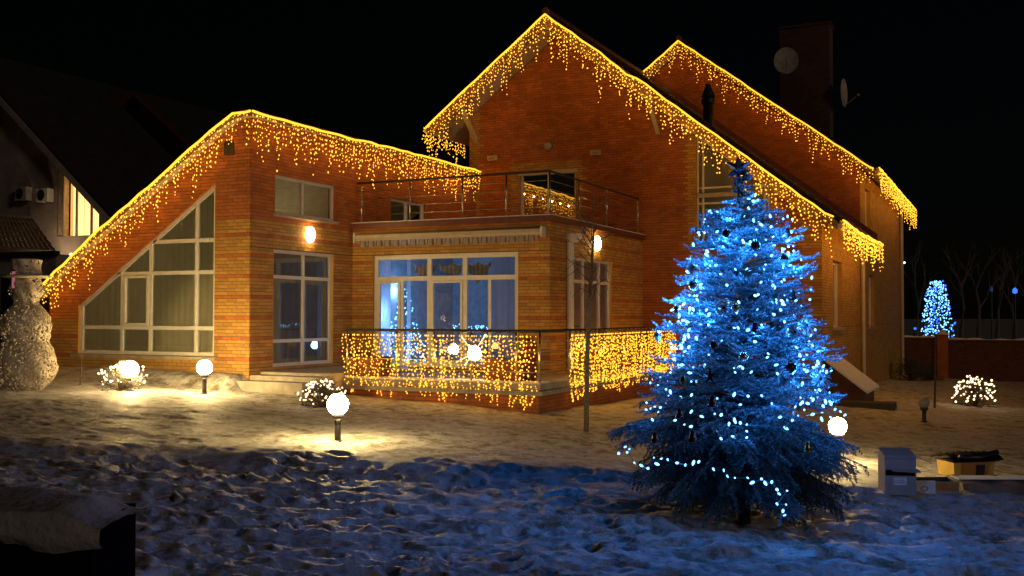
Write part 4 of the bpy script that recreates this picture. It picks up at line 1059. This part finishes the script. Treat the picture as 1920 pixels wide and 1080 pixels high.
# ---- garden wall
gw = D(1688, 705, 47.5); 
t = empty('garden_wall', (gw.x+4, gw.y, -.95)); tag(t, 'red brick garden wall with snow on top beyond the lawn', 'wall')
def gwall(x0, x1, y, z0, z1):
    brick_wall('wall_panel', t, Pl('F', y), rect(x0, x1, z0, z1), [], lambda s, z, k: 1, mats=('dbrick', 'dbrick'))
    b = MB(); b.box(x0, x1, y+.01, y+.28, z0, z1-.01); b.build('wall_core', M['mortar'], t)
    b = MB(); b.box(x0, x1, y-.06, y+.32, z1+.001, z1+.06); b.build('coping', M['cap'], t)
    b = MB(); n_ = int((x1-x0)/.25)
    for i in range(n_):
        a = x0+(x1-x0)*i/n_; c = x0+(x1-x0)*(i+1)/n_; h0 = .05+.03*math.sin(i*1.7)+.02*math.sin(i*.61); h1 = .05+.03*math.sin((i+1)*1.7)+.02*math.sin((i+1)*.61)
        b.hexa([(a, y-.05, z1+.062), (c, y-.05, z1+.062), (c, y+.3, z1+.062), (a, y+.3, z1+.062), (a, y-.02, z1+.062+h0), (c, y-.02, z1+.062+h1), (c, y+.27, z1+.062+h1), (a, y+.27, z1+.062+h0)])
    b.build('snow_cap', M['snowcap'], t)
wy = VR+.4
w0, w1, w2, w3 = -4.5, PV(1757, 640, wy).x, PV(1778, 640, wy).x, 16
gwall(w0, w1, wy, -1.2, .86); gwall(w2, w3, wy, -1.2, .78)
b = MB(); b.box(w1+.003, w2-.003, wy-.12, wy+.4, -1.2, 1.05); b.build('pillar', M['red'], t)
b = MB(); cx0, cx1 = w1-.06, w2+.06; mx_ = (w1+w2)/2; b.mesh([(cx0, wy-.18, 1.052), (cx1, wy-.18, 1.052), (cx1, wy+.46, 1.052), (cx0, wy+.46, 1.052), (mx_, wy+.14, 1.30)], [(0,1,4),(1,2,4),(2,3,4),(3,0,4),(0,3,2,1)]); b.build('pillar_cap', M['snowcap'], t)
# ---- cellar hatch beside the house
t = empty('cellar_hatch', (U3+.9, 29.4, -.4)); tag(t, 'sloping snow covered cellar hatch against the right side wall', 'hatch')
hz0 = -.55
A_, B_ = U3+.02, U3+1.0
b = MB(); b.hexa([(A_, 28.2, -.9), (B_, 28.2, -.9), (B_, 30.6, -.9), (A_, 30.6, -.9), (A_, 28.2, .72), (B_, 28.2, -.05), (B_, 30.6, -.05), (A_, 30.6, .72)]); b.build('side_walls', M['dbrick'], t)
b = MB(); b.hexa([(A_, 28.05, .73), (B_+.12, 28.05, -.12), (B_+.12, 30.7, -.12), (A_, 30.7, .73), (A_, 28.05, .79), (B_+.12, 28.05, -.06), (B_+.12, 30.7, -.06), (A_, 30.7, .79)]); b.build('lid', M['snowcap'], t)
b = MB(); b.box(-4.3, -2.6, 27.2, 27.9, -.6, -.28); o = b.build('curb', M['mortar'], t)
# ---- balcony things, roof vent, dishes
p = Vector((-8.6, 32.3, roofz(-8.6))); t = empty('roof_vent_pipe', p); tag(t, 'black hooded vent pipe standing on the right slope of the front roof', 'vent')
b = MB(); b.lathe([(.17, -.3), (.16, .65), (.20, .66), (.22, .72), (.22, .80), (.20, .86), (.17, .90)], n=14); o = b.build('pipe', M['dark'], t, True); local(o)
b = MB(); b.lathe([(.22, .91), (.20, 1.0), (.14, 1.12), (.10, 1.22), (.09, 1.3), (.001, 1.31)], n=14); o = b.build('hood', M['dark'], t, True); local(o)
def dish(p, rz, tilt, r, label):
    t = empty('satellite_dish', p, rz); tag(t, label, 'satellite dish'); b = MB()
    vs = []; N = 24
    for i in range(7):
        rr_ = r*i/6
        for k in range(N): a = 2*PI*k/N; vs.append(Vector((rr_*math.cos(a)*.9, -.0-.25*(1-(i/6)**2)*-r*.6, rr_*math.sin(a))))
    b.mesh(vs, [(i*N+k, i*N+(k+1) % N, (i+1)*N+(k+1) % N, (i+1)*N+k) for i in range(6) for k in range(N)]); o = b.build('reflector', M['slab'], t, True); local(o)
    b = MB(); b.tube([(0, 0, -r*.95), (0, -r*.9, -r*.3)], .015, 5); b.sphere((0, -r*.95, -r*.25), .06, 8); o = b.build('feed_arm', M['slab'], t); local(o)
    b = MB(); b.tube([(0, .15*r, 0), (0, .45, 0), (0, .45, -.4)], .03, 6); o = b.build('mount', M['dark'], t); local(o)
dish((-8.47, 44.5, 12.75), .25, 0, .57, 'round satellite dish on the front of the tall chimney')
dish((-6.2, 45.2, 11.3), 1.45, 0, .6, 'satellite dish seen edge on at the right of the chimney')
t = empty('corner_camera_light', (U3+.08, VR-.05, 4.28)); tag(t, 'tiny white light on the far right corner of the house', 'lamp')
b = MB(); b.sphere((.12, -.05, 0), .045, 10); o = b.build('lens', mat('white_led', (.9, .9, 1), .3, emit=(.9, .85, 1), es=4), t); local(o)
b = MB(); b.box(0, .09, -.08, .08, -.04, .06); o = b.build('bracket', M['dark'], t); local(o)
t = empty('door_camera', (U1-1.15, V1-.02, 3.55)); tag(t, 'small pale security camera on the front of the corner pillar', 'camera')
b = MB(); b.tube([(0, 0, 0), (0, -.06, 0)], .025, 8); o = b.build('bracket', M['white'], t); local(o)
b = MB(); b.box(-.03, .1, -.1, -.061, -.03, .03); o = b.build('housing', M['white'], t); local(o)
# ---- snowman of white mesh
sp = D(46, 764, 19.4); sz = gz1(sp.x, sp.y); t = empty('mesh_snowman', (sp.x, sp.y, sz)); tag(t, 'tall white wire mesh snowman in a top hat at the left edge', 'snowman')
k = .0101
pr = [(.30, 0), (.42, .10), (.54, .28), (.575, .45), (.52, .66), (.41, .90), (.40, .92), (.43, 1.05), (.46, 1.2), (.43, 1.36), (.33, 1.5), (.22, 1.60), (.20, 1.64), (.24, 1.72), (.285, 1.85), (.285, 1.98), (.25, 2.09)]
M['wiremesh'] = mat('white_mesh', (.52, .43, .31), .6, var=.15, scale=14, bump=.5, bscale=30)
def holed(prof_, n, rows, hole, name, m='wiremesh'):
    zs_ = np.linspace(prof_[0][1], prof_[-1][1], rows+1); rs_ = np.interp(zs_, [q[1] for q in prof_], [q[0] for q in prof_])
    an = np.linspace(0, 2*PI, n, endpoint=False)
    cells = [(NR.uniform(0, 2*PI), NR.uniform(zs_[0], zs_[-1]), NR.uniform(.009, .018)) for _ in range(int(hole))]
    ca = np.array(cells)
    b = MB(); vs = []
    for z, r in zip(zs_, rs_):
        for a in an:
            rr_ = r+.012*math.sin(a*7+z*9)+.008*math.sin(z*31+a*3); vs.append((rr_*math.cos(a), rr_*math.sin(a), z))
    fs = []
    for i in range(rows):
        for j in range(n):
            a = (j+.5)*2*PI/n; z = (zs_[i]+zs_[i+1])/2; r = (rs_[i]+rs_[i+1])/2
            if len(ca):
                da = np.abs((ca[:, 0]-a+PI) % (2*PI)-PI)*r; d2 = da**2+((ca[:, 1]-z)*.9)**2
                if (d2 < ca[:, 2]**2).any(): continue
            fs.append((i*n+j, i*n+(j+1) % n, (i+1)*n+(j+1) % n, (i+1)*n+j))
    b.mesh(vs, fs); o = b.build(name, M[m], t, True); local(o)
    sm = o.modifiers.new('thick', 'SOLIDIFY'); sm.thickness = .012; return o
holed(pr[:6], 130, 60, 1100, 'lower_body'); holed(pr[5:12], 120, 50, 800, 'upper_body'); holed(pr[11:], 90, 34, 260, 'head')
b = MB(); b.lathe([(.24, 2.085), (.40, 2.10), (.44, 2.13), (.41, 2.15), (.26, 2.16)], n=36); o = b.build('hat_brim', M['wiremesh'], t, True); local(o)
holed([(.25, 2.16), (.245, 2.3), (.26, 2.44)], 90, 22, 60, 'hat_crown'); b = MB(); b.lathe([(.26, 2.44), (.2, 2.46), (.001, 2.465)], n=36); o = b.build('hat_top', M['wiremesh'], t, True); local(o)
bb = MB()
for i in range(70):
    z = R.uniform(.05, 2.3); r = np.interp(z, [q[1] for q in pr], [q[0] for q in pr])+.02; a = R.uniform(0, 6.28); bb.octa((r*math.cos(a), r*math.sin(a), z), .007)
for i in range(9):
    a = -PI/2-.9+i*.13; bb.sphere((.58*math.cos(a-.45), .58*math.sin(a-.45), .55), .017, 6)
o = bb.build('bulbs', mat('tiny_bulb', (.8, .7, .5), .3, emit=(1, .72, .35), es=1.3, sample=False), t); local(o); o['kind'] = 'stuff'
plight('snowman_fill', sp+Vector((0, 0, sz-sp.z+.5)), 3, (1, .75, .42), .1); plight('snowman_fill', sp+Vector((0, 0, sz-sp.z+1.3)), 2.2, (1, .75, .42), .1)  # unseen lamps added inside so the back of the mesh glows
p = D(25, 540, 19.2); t2 = empty('pink_stick', p); tag(t2, 'thin pink stick standing beside the hat of the snowman', 'stick')
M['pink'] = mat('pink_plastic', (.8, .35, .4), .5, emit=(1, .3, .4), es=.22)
b = MB(); b.tube([(0, 0, 0), (0, 0, .32)], .03, 10); o = b.build('stick_body', M['pink'], t2, True); local(o)
b = MB(); b.lathe([(.033, .31), (.034, .33), (.001, .35)], n=10); b.tube([(0, 0, -1.9), (0, 0, 0)], .006, 5); o = b.build('stake', M['wire'], t2); local(o)

# ---- boxes on the right lawn
M['card'] = mat('grey_cardboard', (.36, .30, .27), .85, var=.1, scale=6)
M['carddark'] = mat('brown_opening', (.07, .045, .04), .9)
M['paper'] = mat('white_paper', (.7, .72, .75), .7)
M['ylw'] = mat('yellow_board', (.62, .38, .06), .75, var=.12)
M['org'] = mat('orange_board', (.50, .2, .03), .7, var=.15)
M['tarp'] = mat('black_tarpaulin', (.012, .012, .014), .4, bump=.5, bscale=12)
yaw = math.atan2(.4334, .9012)
p, dp_ = G(1682, 921); sc_ = dp_/12.4; z0 = gz1(p.x, p.y); t = empty('cardboard_box', (p.x, p.y, z0-.02), yaw-.12); tag(t, 'upright grey cardboard box with a cut front and raised flaps', 'box'); t.scale = (sc_,)*3
w_, h_, d_ = .36, .47, .34
b = MB(); th_ = .012
b.box(-w_/2, -w_/2+th_, -d_/2, d_/2, 0, h_); b.box(w_/2-th_, w_/2, -d_/2, d_/2, 0, h_); b.box(-w_/2+th_, w_/2-th_, d_/2-th_, d_/2, 0, h_)
b.box(-w_/2+th_, w_/2-th_, -d_/2, -d_/2+th_, 0, .23); b.box(-w_/2+th_, w_/2-th_, -d_/2, -d_/2+th_, .30, h_); b.box(-w_/2+th_, w_/2-th_, -d_/2+th_, d_/2-th_, .0, .02)
o = b.build('sides', M['card'], t); local(o)
b = MB(); b.hexa([(-w_/2, -d_/2-.02, h_-.03), (w_/2, -d_/2-.02, h_-.03), (w_/2, d_/2, h_+.03), (-w_/2, d_/2, h_+.03), (-w_/2, -d_/2-.02, h_-.01), (w_/2, -d_/2-.02, h_-.01), (w_/2, d_/2, h_+.05), (-w_/2, d_/2, h_+.05)]); o = b.build('lid', M['card'], t); local(o)
b = MB(); b.hexa([(-.10, -d_/2-.05, .285), (w_/2+.03, -d_/2-.09, .28), (w_/2+.03, -d_/2-.001, .30), (-.10, -d_/2-.001, .30), (-.10, -d_/2-.05, .295), (w_/2+.03, -d_/2-.09, .29), (w_/2+.03, -d_/2-.001, .31), (-.10, -d_/2-.001, .31)]); o = b.build('flap', M['card'], t); local(o)
b = MB(); b.box(-.08, .07, -d_/2-.004, -d_/2-.001, .12, .21); o = b.build('paper_label', M['paper'], t); local(o)
b = MB(); b.box(-.07, .04, -d_/2-.007, -d_/2-.0045, .175, .182); b.box(-.07, .05, -d_/2-.007, -d_/2-.0045, .15, .157); o = b.build('printed_lines', M['card'], t); local(o)
b = MB(); b.hexa([(w_/2+.001, -.1, h_-.01), (w_/2+.19, -.12, h_-.10), (w_/2+.19, .1, h_-.10), (w_/2+.001, .12, h_-.01), (w_/2+.001, -.1, h_), (w_/2+.19, -.12, h_-.09), (w_/2+.19, .1, h_-.09), (w_/2+.001, .12, h_)]); o = b.build('side_flap', M['card'], t); local(o)
p, dp_ = G(1752, 925); sc2_ = dp_/12.6; z0 = gz1(p.x, p.y); t = empty('low_carton', (p.x, p.y, z0-.01), yaw+.02); tag(t, 'low open carton with a white left half and orange printed right half', 'box'); t.scale = (sc2_,)*3
b = MB(); b.box(-.26, .005, -.02, .0, 0, .165); o = b.build('white_side', M['paper'], t); local(o)
b = MB(); b.box(.006, .30, -.02, .0, 0, .15); o = b.build('plain_side', M['card'], t); local(o)
b = MB(); b.box(.015, .285, -.024, -.0205, .045, .145); o = b.build('orange_panel', M['org'], t); local(o)
b = MB()
for i in range(7): b.octa((.04+i*.037, -.026, .09+.02*math.sin(i*2)), .006)
o = b.build('printed_spots', M['ylw'], t); local(o)
b = MB()
for i in range(24):
    a = 2*PI*i/24; a2 = 2*PI*(i+1)/24
    b.face([(-.13+.045*math.cos(a), -.0215, .07+.03*math.sin(a)), (-.13+.045*math.cos(a2), -.0215, .07+.03*math.sin(a2)), (-.13+.035*math.cos(a2), -.0215, .07+.022*math.sin(a2)), (-.13+.035*math.cos(a), -.0215, .07+.022*math.sin(a))])
o = b.build('printed_ring', M['carddark'], t); local(o)
b = MB(); b.box(-.26, -.245, .001, .3, 0, .16); b.box(.285, .30, .001, .3, 0, .15); b.box(-.26, .30, .301, .315, 0, .16); o = b.build('rear_sides', M['carddark'], t); local(o)
p, dp_ = G(1868, 922); sc3_ = dp_/13.; z0 = gz1(p.x, p.y); t = empty('long_plank_edge', (p.x, p.y, z0-.02), yaw); tag(t, 'long low tan board lying on the snow at the right edge', 'board'); t.scale = (sc3_,)*3
b = MB()
for i in range(12):
    x0 = -.42+i*.1; x1 = x0+.1; h0 = .12+.012*math.sin(i*1.3); h1 = .12+.012*math.sin((i+1)*1.3)
    b.hexa([(x0, -.02, 0), (x1, -.02, 0), (x1, .5, 0), (x0, .5, 0), (x0, 0, h0), (x1, 0, h1), (x1, .5, h1+.03), (x0, .5, h0+.03)])
o = b.build('board_body', mat('tan_board', (.26, .18, .11), .85, var=.25, scale=5), t); local(o)
b = MB(); b.box(-.40, .76, .16, .46, .145, .155); o = b.build('snow_cover', M['snowcap'], t); local(o)
p, dp_ = G(1812, 893); sc4_ = dp_/13.4; z0 = gz1(p.x, p.y); t = empty('toy_house', (p.x, p.y, z0-.01), yaw+.25); tag(t, 'yellow toy house with a black covered roof and dark doorway', 'toy house'); t.scale = (sc4_,)*3
b = MB(); b.hexa([(-.29, -.14, .02), (.29, -.14, .02), (.29, .16, .02), (-.29, .16, .02), (-.31, -.16, .22), (.31, -.16, .22), (.31, .18, .22), (-.31, .18, .22)]); o = b.build('walls', M['ylw'], t); local(o)
b = MB(); b.hexa([(-.18, -.155, .03), (.20, -.155, .03), (.20, -.142, .03), (-.18, -.142, .03), (-.19, -.174, .21), (.21, -.174, .21), (.21, -.16, .21), (-.19, -.16, .21)]); o = b.build('front_panel', M['org'], t); local(o)
b = MB(); b.hexa([(.02, -.165, .03), (.14, -.165, .03), (.14, -.156, .03), (.02, -.156, .03), (.02, -.182, .18), (.14, -.182, .18), (.14, -.175, .18), (.02, -.175, .18)]); o = b.build('doorway', M['tarp'], t); local(o)
b = MB(); N = 20
for i in range(N):
    for j in range(8):
        def Q(i_, j_):
            x = -.36+.74*i_/N; y = -.24+.5*j_/8; s = 1-(abs(j_-4)/4)**2*.8
            return (x, y, .222+.10*s*(1-.25*abs(i_/N-.5))+.02*math.sin(i_*1.9+j_*1.1)*s)
        b.face([Q(i, j), Q(i+1, j), Q(i+1, j+1), Q(i, j+1)])
b.box(-.33, .35, -.2, .2, .2205, .23); o = b.build('roof', M['tarp'], t, True); local(o)
b = MB(); b.tube([(-.26, -.2, .30), (.0, -.22, .28), (.33, -.16, .33), (.38, -.1, .32)], [.03, .035, .04, .03], 8); o = b.build('rolled_edge', M['tarp'], t, True); local(o)
# ---- foreground low wall with snow
t = empty('foreground_wall', (-5, 3.2, 0)); tag(t, 'black low wall with a drooping snow cap in the lower left foreground', 'wall')
fa = D(172, 1000, 4.0); ux, uy = .9012, .4334; fx, fy = -.4333, .9009
def FP(a, d, z): return (fa.x-a*ux+d*fx, fa.y-a*uy+d*fy, z)
top_ = 1.085
M['blackwall'] = mat('near_black_wall', (.003, .003, .003), .95, var=.3, spec=.02)  # near-black base colour with hardly any specular
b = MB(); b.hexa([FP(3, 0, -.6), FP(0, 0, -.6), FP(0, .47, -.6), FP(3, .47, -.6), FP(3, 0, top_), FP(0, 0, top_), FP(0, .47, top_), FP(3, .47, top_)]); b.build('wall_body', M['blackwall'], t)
na_, nb_ = 130, 46
A2, B2 = np.meshgrid(np.linspace(3, -.05, na_), np.linspace(0, 1, nb_), indexing='ij')
hang = np.clip(.02+.22*np.clip(fbm(A2*3.1+3, A2*0+5.5, 5)+.25, 0, 1)+.02*np.sin(A2*9), .01, 1)
sN = 14
dpos = np.where(B2 < .3, 0, (B2-.3)/.7)*.5-.025; zz = np.where(B2 < .3, top_+.01-hang*(1-B2/.3)**1.0*(1-sstep(2.95, 3, A2)), top_+.01)
prof_h = np.sin(np.clip((B2-.18)/.82, 0, 1)*PI)**.45*.075
endf = sstep(-.05, .12, A2)
zz = zz+prof_h*(.35+.65*endf)+fbm(A2*2.5, dpos*3, 4)*.07*np.clip((B2-.2)*4, 0, 1)-.03*(1-endf)
dpos = dpos-.028*np.sin(np.clip(B2/.35, 0, 1)*PI)
X = fa.x-A2*ux+dpos*fx; Y = fa.y-A2*uy+dpos*fy
idx = np.arange(na_*nb_).reshape(na_, nb_); Fq = np.stack([idx[:-1, :-1], idx[1:, :-1], idx[1:, 1:], idx[:-1, 1:]], -1).reshape(-1, 4)
npmesh('snow_cap', np.stack([X, Y, zz], -1).reshape(-1, 3), Fq, mat('dimmed_snow', (.40, .37, .34), .85, var=.2, scale=3, bump=.9, bscale=25), parent=t, smooth=True)  # cap's dimness put into its colour, darker than the other snow

# ------------------------------------------------------------------ neighbour's house on the left
nb = empty('neighbour_house', (-32, 27, 0)); tag(nb, 'dark neighbouring house with a lit attic window behind the left wing', 'house')
M['plaster'] = mat('grey_plaster', (.30, .25, .22), .95, var=.15, scale=2)
M['nroof'] = mat('dark_neighbour_roof', (.03, .024, .022), .8, var=.3)
M['ntile'] = mat('brown_tiles', (.42, .29, .16), .7, island=.2)
M['lit'] = mat('lit_curtain', (.8, .6, .35), .9, emit=(1, .62, .22), es=2.0, var=.1)
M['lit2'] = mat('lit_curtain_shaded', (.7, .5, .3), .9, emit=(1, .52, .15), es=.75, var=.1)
vN = 27
def N(px, py, v=vN): q = PV(px, py, v); return (q.x, q.z)
a0 = N(-60, 108); a1 = N(225, 422)
sl = (a1[1]-a0[1])/(a1[0]-a0[0])
def nz(u): return a0[1]+sl*(u-a0[0])
wx = [N(118, 318)[0], N(187, 378)[0]]; wz0 = N(118, 443)[1]
b = MB(); FN = Pl('F', vN)
xl, xr = a0[0], N(190, 400)[0]
def npoly(x0, x1, z0, f): b.face([(x0, vN, z0), (x1, vN, z0), (x1, vN, f(x1)), (x0, vN, f(x0))])
npoly(xl, wx[0]-.25, -1, lambda u: nz(u)-.05); npoly(wx[0]-.25, wx[1]+.02, -1, lambda u: wz0); npoly(wx[1]+.02, xr+.8, -1, lambda u: nz(u)-.05)
npoly_top = 0
b.build('wall', M['plaster'], nb)
b = MB(); b.hexa([(a0[0], vN-.5, a0[1]-.05), (a1[0]+.4, vN-.5, nz(a1[0]+.4)-.05), (a1[0]+.4, vN, nz(a1[0]+.4)-.05), (a0[0], vN, a0[1]-.05), (a0[0], vN-.5, a0[1]+.22), (a1[0]+.4, vN-.5, nz(a1[0]+.4)+.22), (a1[0]+.4, vN, nz(a1[0]+.4)+.22), (a0[0], vN, a0[1]+.22)])
b.build('bargeboard', M['plaster'], nb)
b = MB(); b.hexa([(a0[0], vN-.45, a0[1]+.225), (a1[0]+.4, vN-.45, nz(a1[0]+.4)+.225), (a1[0]+.4, vN+9, nz(a1[0]+.4)+.225), (a0[0], vN+9, a0[1]+.225), (a0[0], vN-.45, a0[1]+.35), (a1[0]+.4, vN-.45, nz(a1[0]+.4)+.35), (a1[0]+.4, vN+9, nz(a1[0]+.4)+.35), (a0[0], vN+9, a0[1]+.35)]); b.build('roof', M['nroof'], nb)
vN2 = 33
ap = N(249, 168, vN2); al = N(-110, 500, vN2); ar = N(420, 325, vN2)
b = MB(); b.face([(al[0], vN2+.6, al[1]), (ar[0], vN2+.6, ar[1]-2), (ar[0], vN2+.6, ar[1]), (ap[0], vN2+.6, ap[1]-.3)]); b.face([(al[0], vN2+.6, -1), (ar[0], vN2+.6, -1), (ar[0], vN2+.6, ar[1]-1.99), (al[0], vN2+.6, al[1]-.01)]); b.build('wall', M['plaster'], nb)
rb = MB()
for q in (al, ar):
    rb.hexa([(ap[0], vN2, ap[1]-.22), (q[0], vN2, q[1]-.22), (q[0], vN2+9, q[1]-.22), (ap[0], vN2+9, ap[1]-.22), (ap[0], vN2, ap[1]), (q[0], vN2, q[1]), (q[0], vN2+9, q[1]), (ap[0], vN2+9, ap[1])])
rb.build('roof', M['nroof'], nb)
b = MB(); q = (ap[0]-1.3, ap[1]-1.3*(ap[1]-al[1])/(ap[0]-al[0]))
b.hexa([(ap[0], vN2-.03, ap[1]-.30), (q[0], vN2-.03, q[1]-.30), (q[0], vN2-.003, q[1]-.30), (ap[0], vN2-.003, ap[1]-.30), (ap[0], vN2-.03, ap[1]-.02), (q[0], vN2-.03, q[1]-.02), (q[0], vN2-.003, q[1]-.02), (ap[0], vN2-.003, ap[1]-.02)])
b.hexa([(ap[0]+.002, vN2-.03, ap[1]-.24), (ar[0], vN2-.03, ar[1]-.24), (ar[0], vN2-.003, ar[1]-.24), (ap[0]+.002, vN2-.003, ap[1]-.24), (ap[0]+.002, vN2-.03, ap[1]-.02), (ar[0], vN2-.03, ar[1]-.02), (ar[0], vN2-.003, ar[1]-.02), (ap[0]+.002, vN2-.003, ap[1]-.02)])
b.build('bargeboard', M['cap'], nb)
# lit attic window with three lights
b = MB(); xs = [N(118, 400)[0], N(143, 400)[0], N(171, 400)[0], N(187, 400)[0]]
for x in xs: b.pbox(FN, x-.035, x+.035, wz0, nz(x)-.15, -.06, .01)
b.pbox(FN, xs[0]-.25, xs[-1]+.05, wz0-.12, wz0-.003, -.06, .05)
w = b.build('window', M['plaster'], nb); w['label'] = 'lit attic window cut by the roof slope'
for x0, x1 in zip(xs[:-1], xs[1:]):
    g = MB(); g.face([FN(x0+.03, wz0, -.03), FN(x1-.03, wz0, -.03), FN(x1-.03, nz(x1)-.05, -.03), FN(x0+.03, nz(x0)-.05, -.03)]); o = g.build('pane', M['glass'], w); o.location = (0, 0, 0)
b = MB(); n_ = 60
for i in range(n_):
    x = xs[0]+(xs[-1]-xs[0])*i/n_; x2 = xs[0]+(xs[-1]-xs[0])*(i+1)/n_; f = lambda q: -.35+.06*math.sin(q*23)
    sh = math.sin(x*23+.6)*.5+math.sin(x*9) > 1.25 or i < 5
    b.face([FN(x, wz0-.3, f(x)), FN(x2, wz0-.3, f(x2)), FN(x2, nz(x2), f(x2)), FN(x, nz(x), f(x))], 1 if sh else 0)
o = b.build('curtain', [M['lit'], M['lit2']], w); o.location = (0, 0, 0)
b = MB(); b.pbox(FN, xs[0]-.25, xs[0]-.04, wz0, nz(xs[0]-.25)-.1, -.3, .0); o = b.build('jamb', M['beige'], nb)
# side gable wing of the neighbour with tiled porch roof
b = MB()
pa, pb = N(-40, 405), N(62, 412); pc, pd = N(104, 470), N(-40, 466)
rows_ = 6; cols_ = 18
PT = [PV(-60, 402, vN-.05), PV(62, 411, vN-.05), PV(-60, 464, vN-2.3), PV(104, 469, vN-2.3)]
for i in range(rows_):
    for j in range(cols_):
        def Q(fi, fj, dh=0):
            t_ = PT[0].lerp(PT[1], fj); u_ = PT[2].lerp(PT[3], fj); w_ = t_.lerp(u_, fi)
            return (w_.x, w_.y, w_.z+dh)
        f0, f1 = i/rows_, (i+1)/rows_; g0, g1 = j/cols_, (j+1)/cols_; gm = (g0+g1)/2
        b.mesh([Q(f0, g0), Q(f0, gm, .06), Q(f0, g1-.003), Q(f1, g0, .05), Q(f1, gm, .11), Q(f1, g1-.003, .05), Q(f1, g0, -.01), Q(f1, g1-.003, -.01)], [(0,1,4,3), (1,2,5,4), (3,4,5,7,6)])
pr_o = b.build('porch_tiles', M['ntile'], nb); pr_o['kind'] = 'stuff'
b = MB(); xe = PV(104, 470, vN-2.3).x
b.box(pa[0]-1, xe-.15, vN-2.15, vN-.05, -1, PT[3].z-.12); b.build('porch_wall', M['plaster'], nb)
b = MB(); b.box(pa[0]-1, xe+.05, vN-2.42, vN-2.16, PT[3].z-.16, PT[3].z-.02); b.build('porch_gutter', M['dark'], nb)
b = MB(); x0 = PV(5, 500, vN-2.16).x; x1 = PV(52, 500, vN-2.16).x; b.box(x0, x1, vN-2.19, vN-2.153, 1.0, 3.3); b.build('dark_door', M['tarp'], nb)
# air conditioners
for i, (px, py) in enumerate(((40, 363), (80, 366))):
    q = PV(px, py, vN-.28); t = empty('air_conditioner', (q.x, vN-.02, q.z)); tag(t, ['left outdoor air conditioner unit on the dark neighbouring wall', 'right outdoor air conditioner unit next to the lit attic window'][i], 'air conditioner', 'air conditioners on the neighbouring wall')
    b = MB(); b.box(-.3, .28, -.3, -.02, -.25, .25); o = b.build('casing', M['white'] if i else M['slab'], t); local(o)
    b = MB(); N_ = 20
    for r0 in (.08, .14, .2):
        b.tube([(-.06+r0*math.cos(2*PI*k/N_), -.31, r0*math.sin(2*PI*k/N_)) for k in range(N_+1)], .008, 4, cap=False)
    o = b.build('fan_grille', M['dark'], t); local(o)
    b = MB(); b.lathe([(.19, 0), (.001, .001)], n=20); o = b.build('fan_opening', M['dark'], t); local(o); o.rotation_euler = (PI/2, 0, 0); o.location = (-.06, -.302, 0)
    b = MB(); b.box(-.28, -.24, -.3, 0, -.29, -.252); b.box(.22, .26, -.3, 0, -.29, -.252); o = b.build('bracket', M['dark'], t); local(o)
q = PV(128, 478, vN-.3); t = empty('neighbour_wall_lamp', (q.x, vN-.02, q.z)); tag(t, 'small lit lamp under the attic window of the dark house', 'lamp')
b = MB(); b.sphere((0, -.14, 0), .08, 12); plight('porch_light', q+Vector((-.3, -.6, 0)), 40, (1, .72, .4), .08); o = b.build('shade', mat('porch_bulb', (.8, .7, .5), .4, emit=(1, .62, .25), es=6), t, True); local(o)
b = MB(); b.box(-.03, .03, -.08, 0, -.03, .03); o = b.build('mount', M['dark'], t); local(o)
print('objects', len(bpy.data.objects))
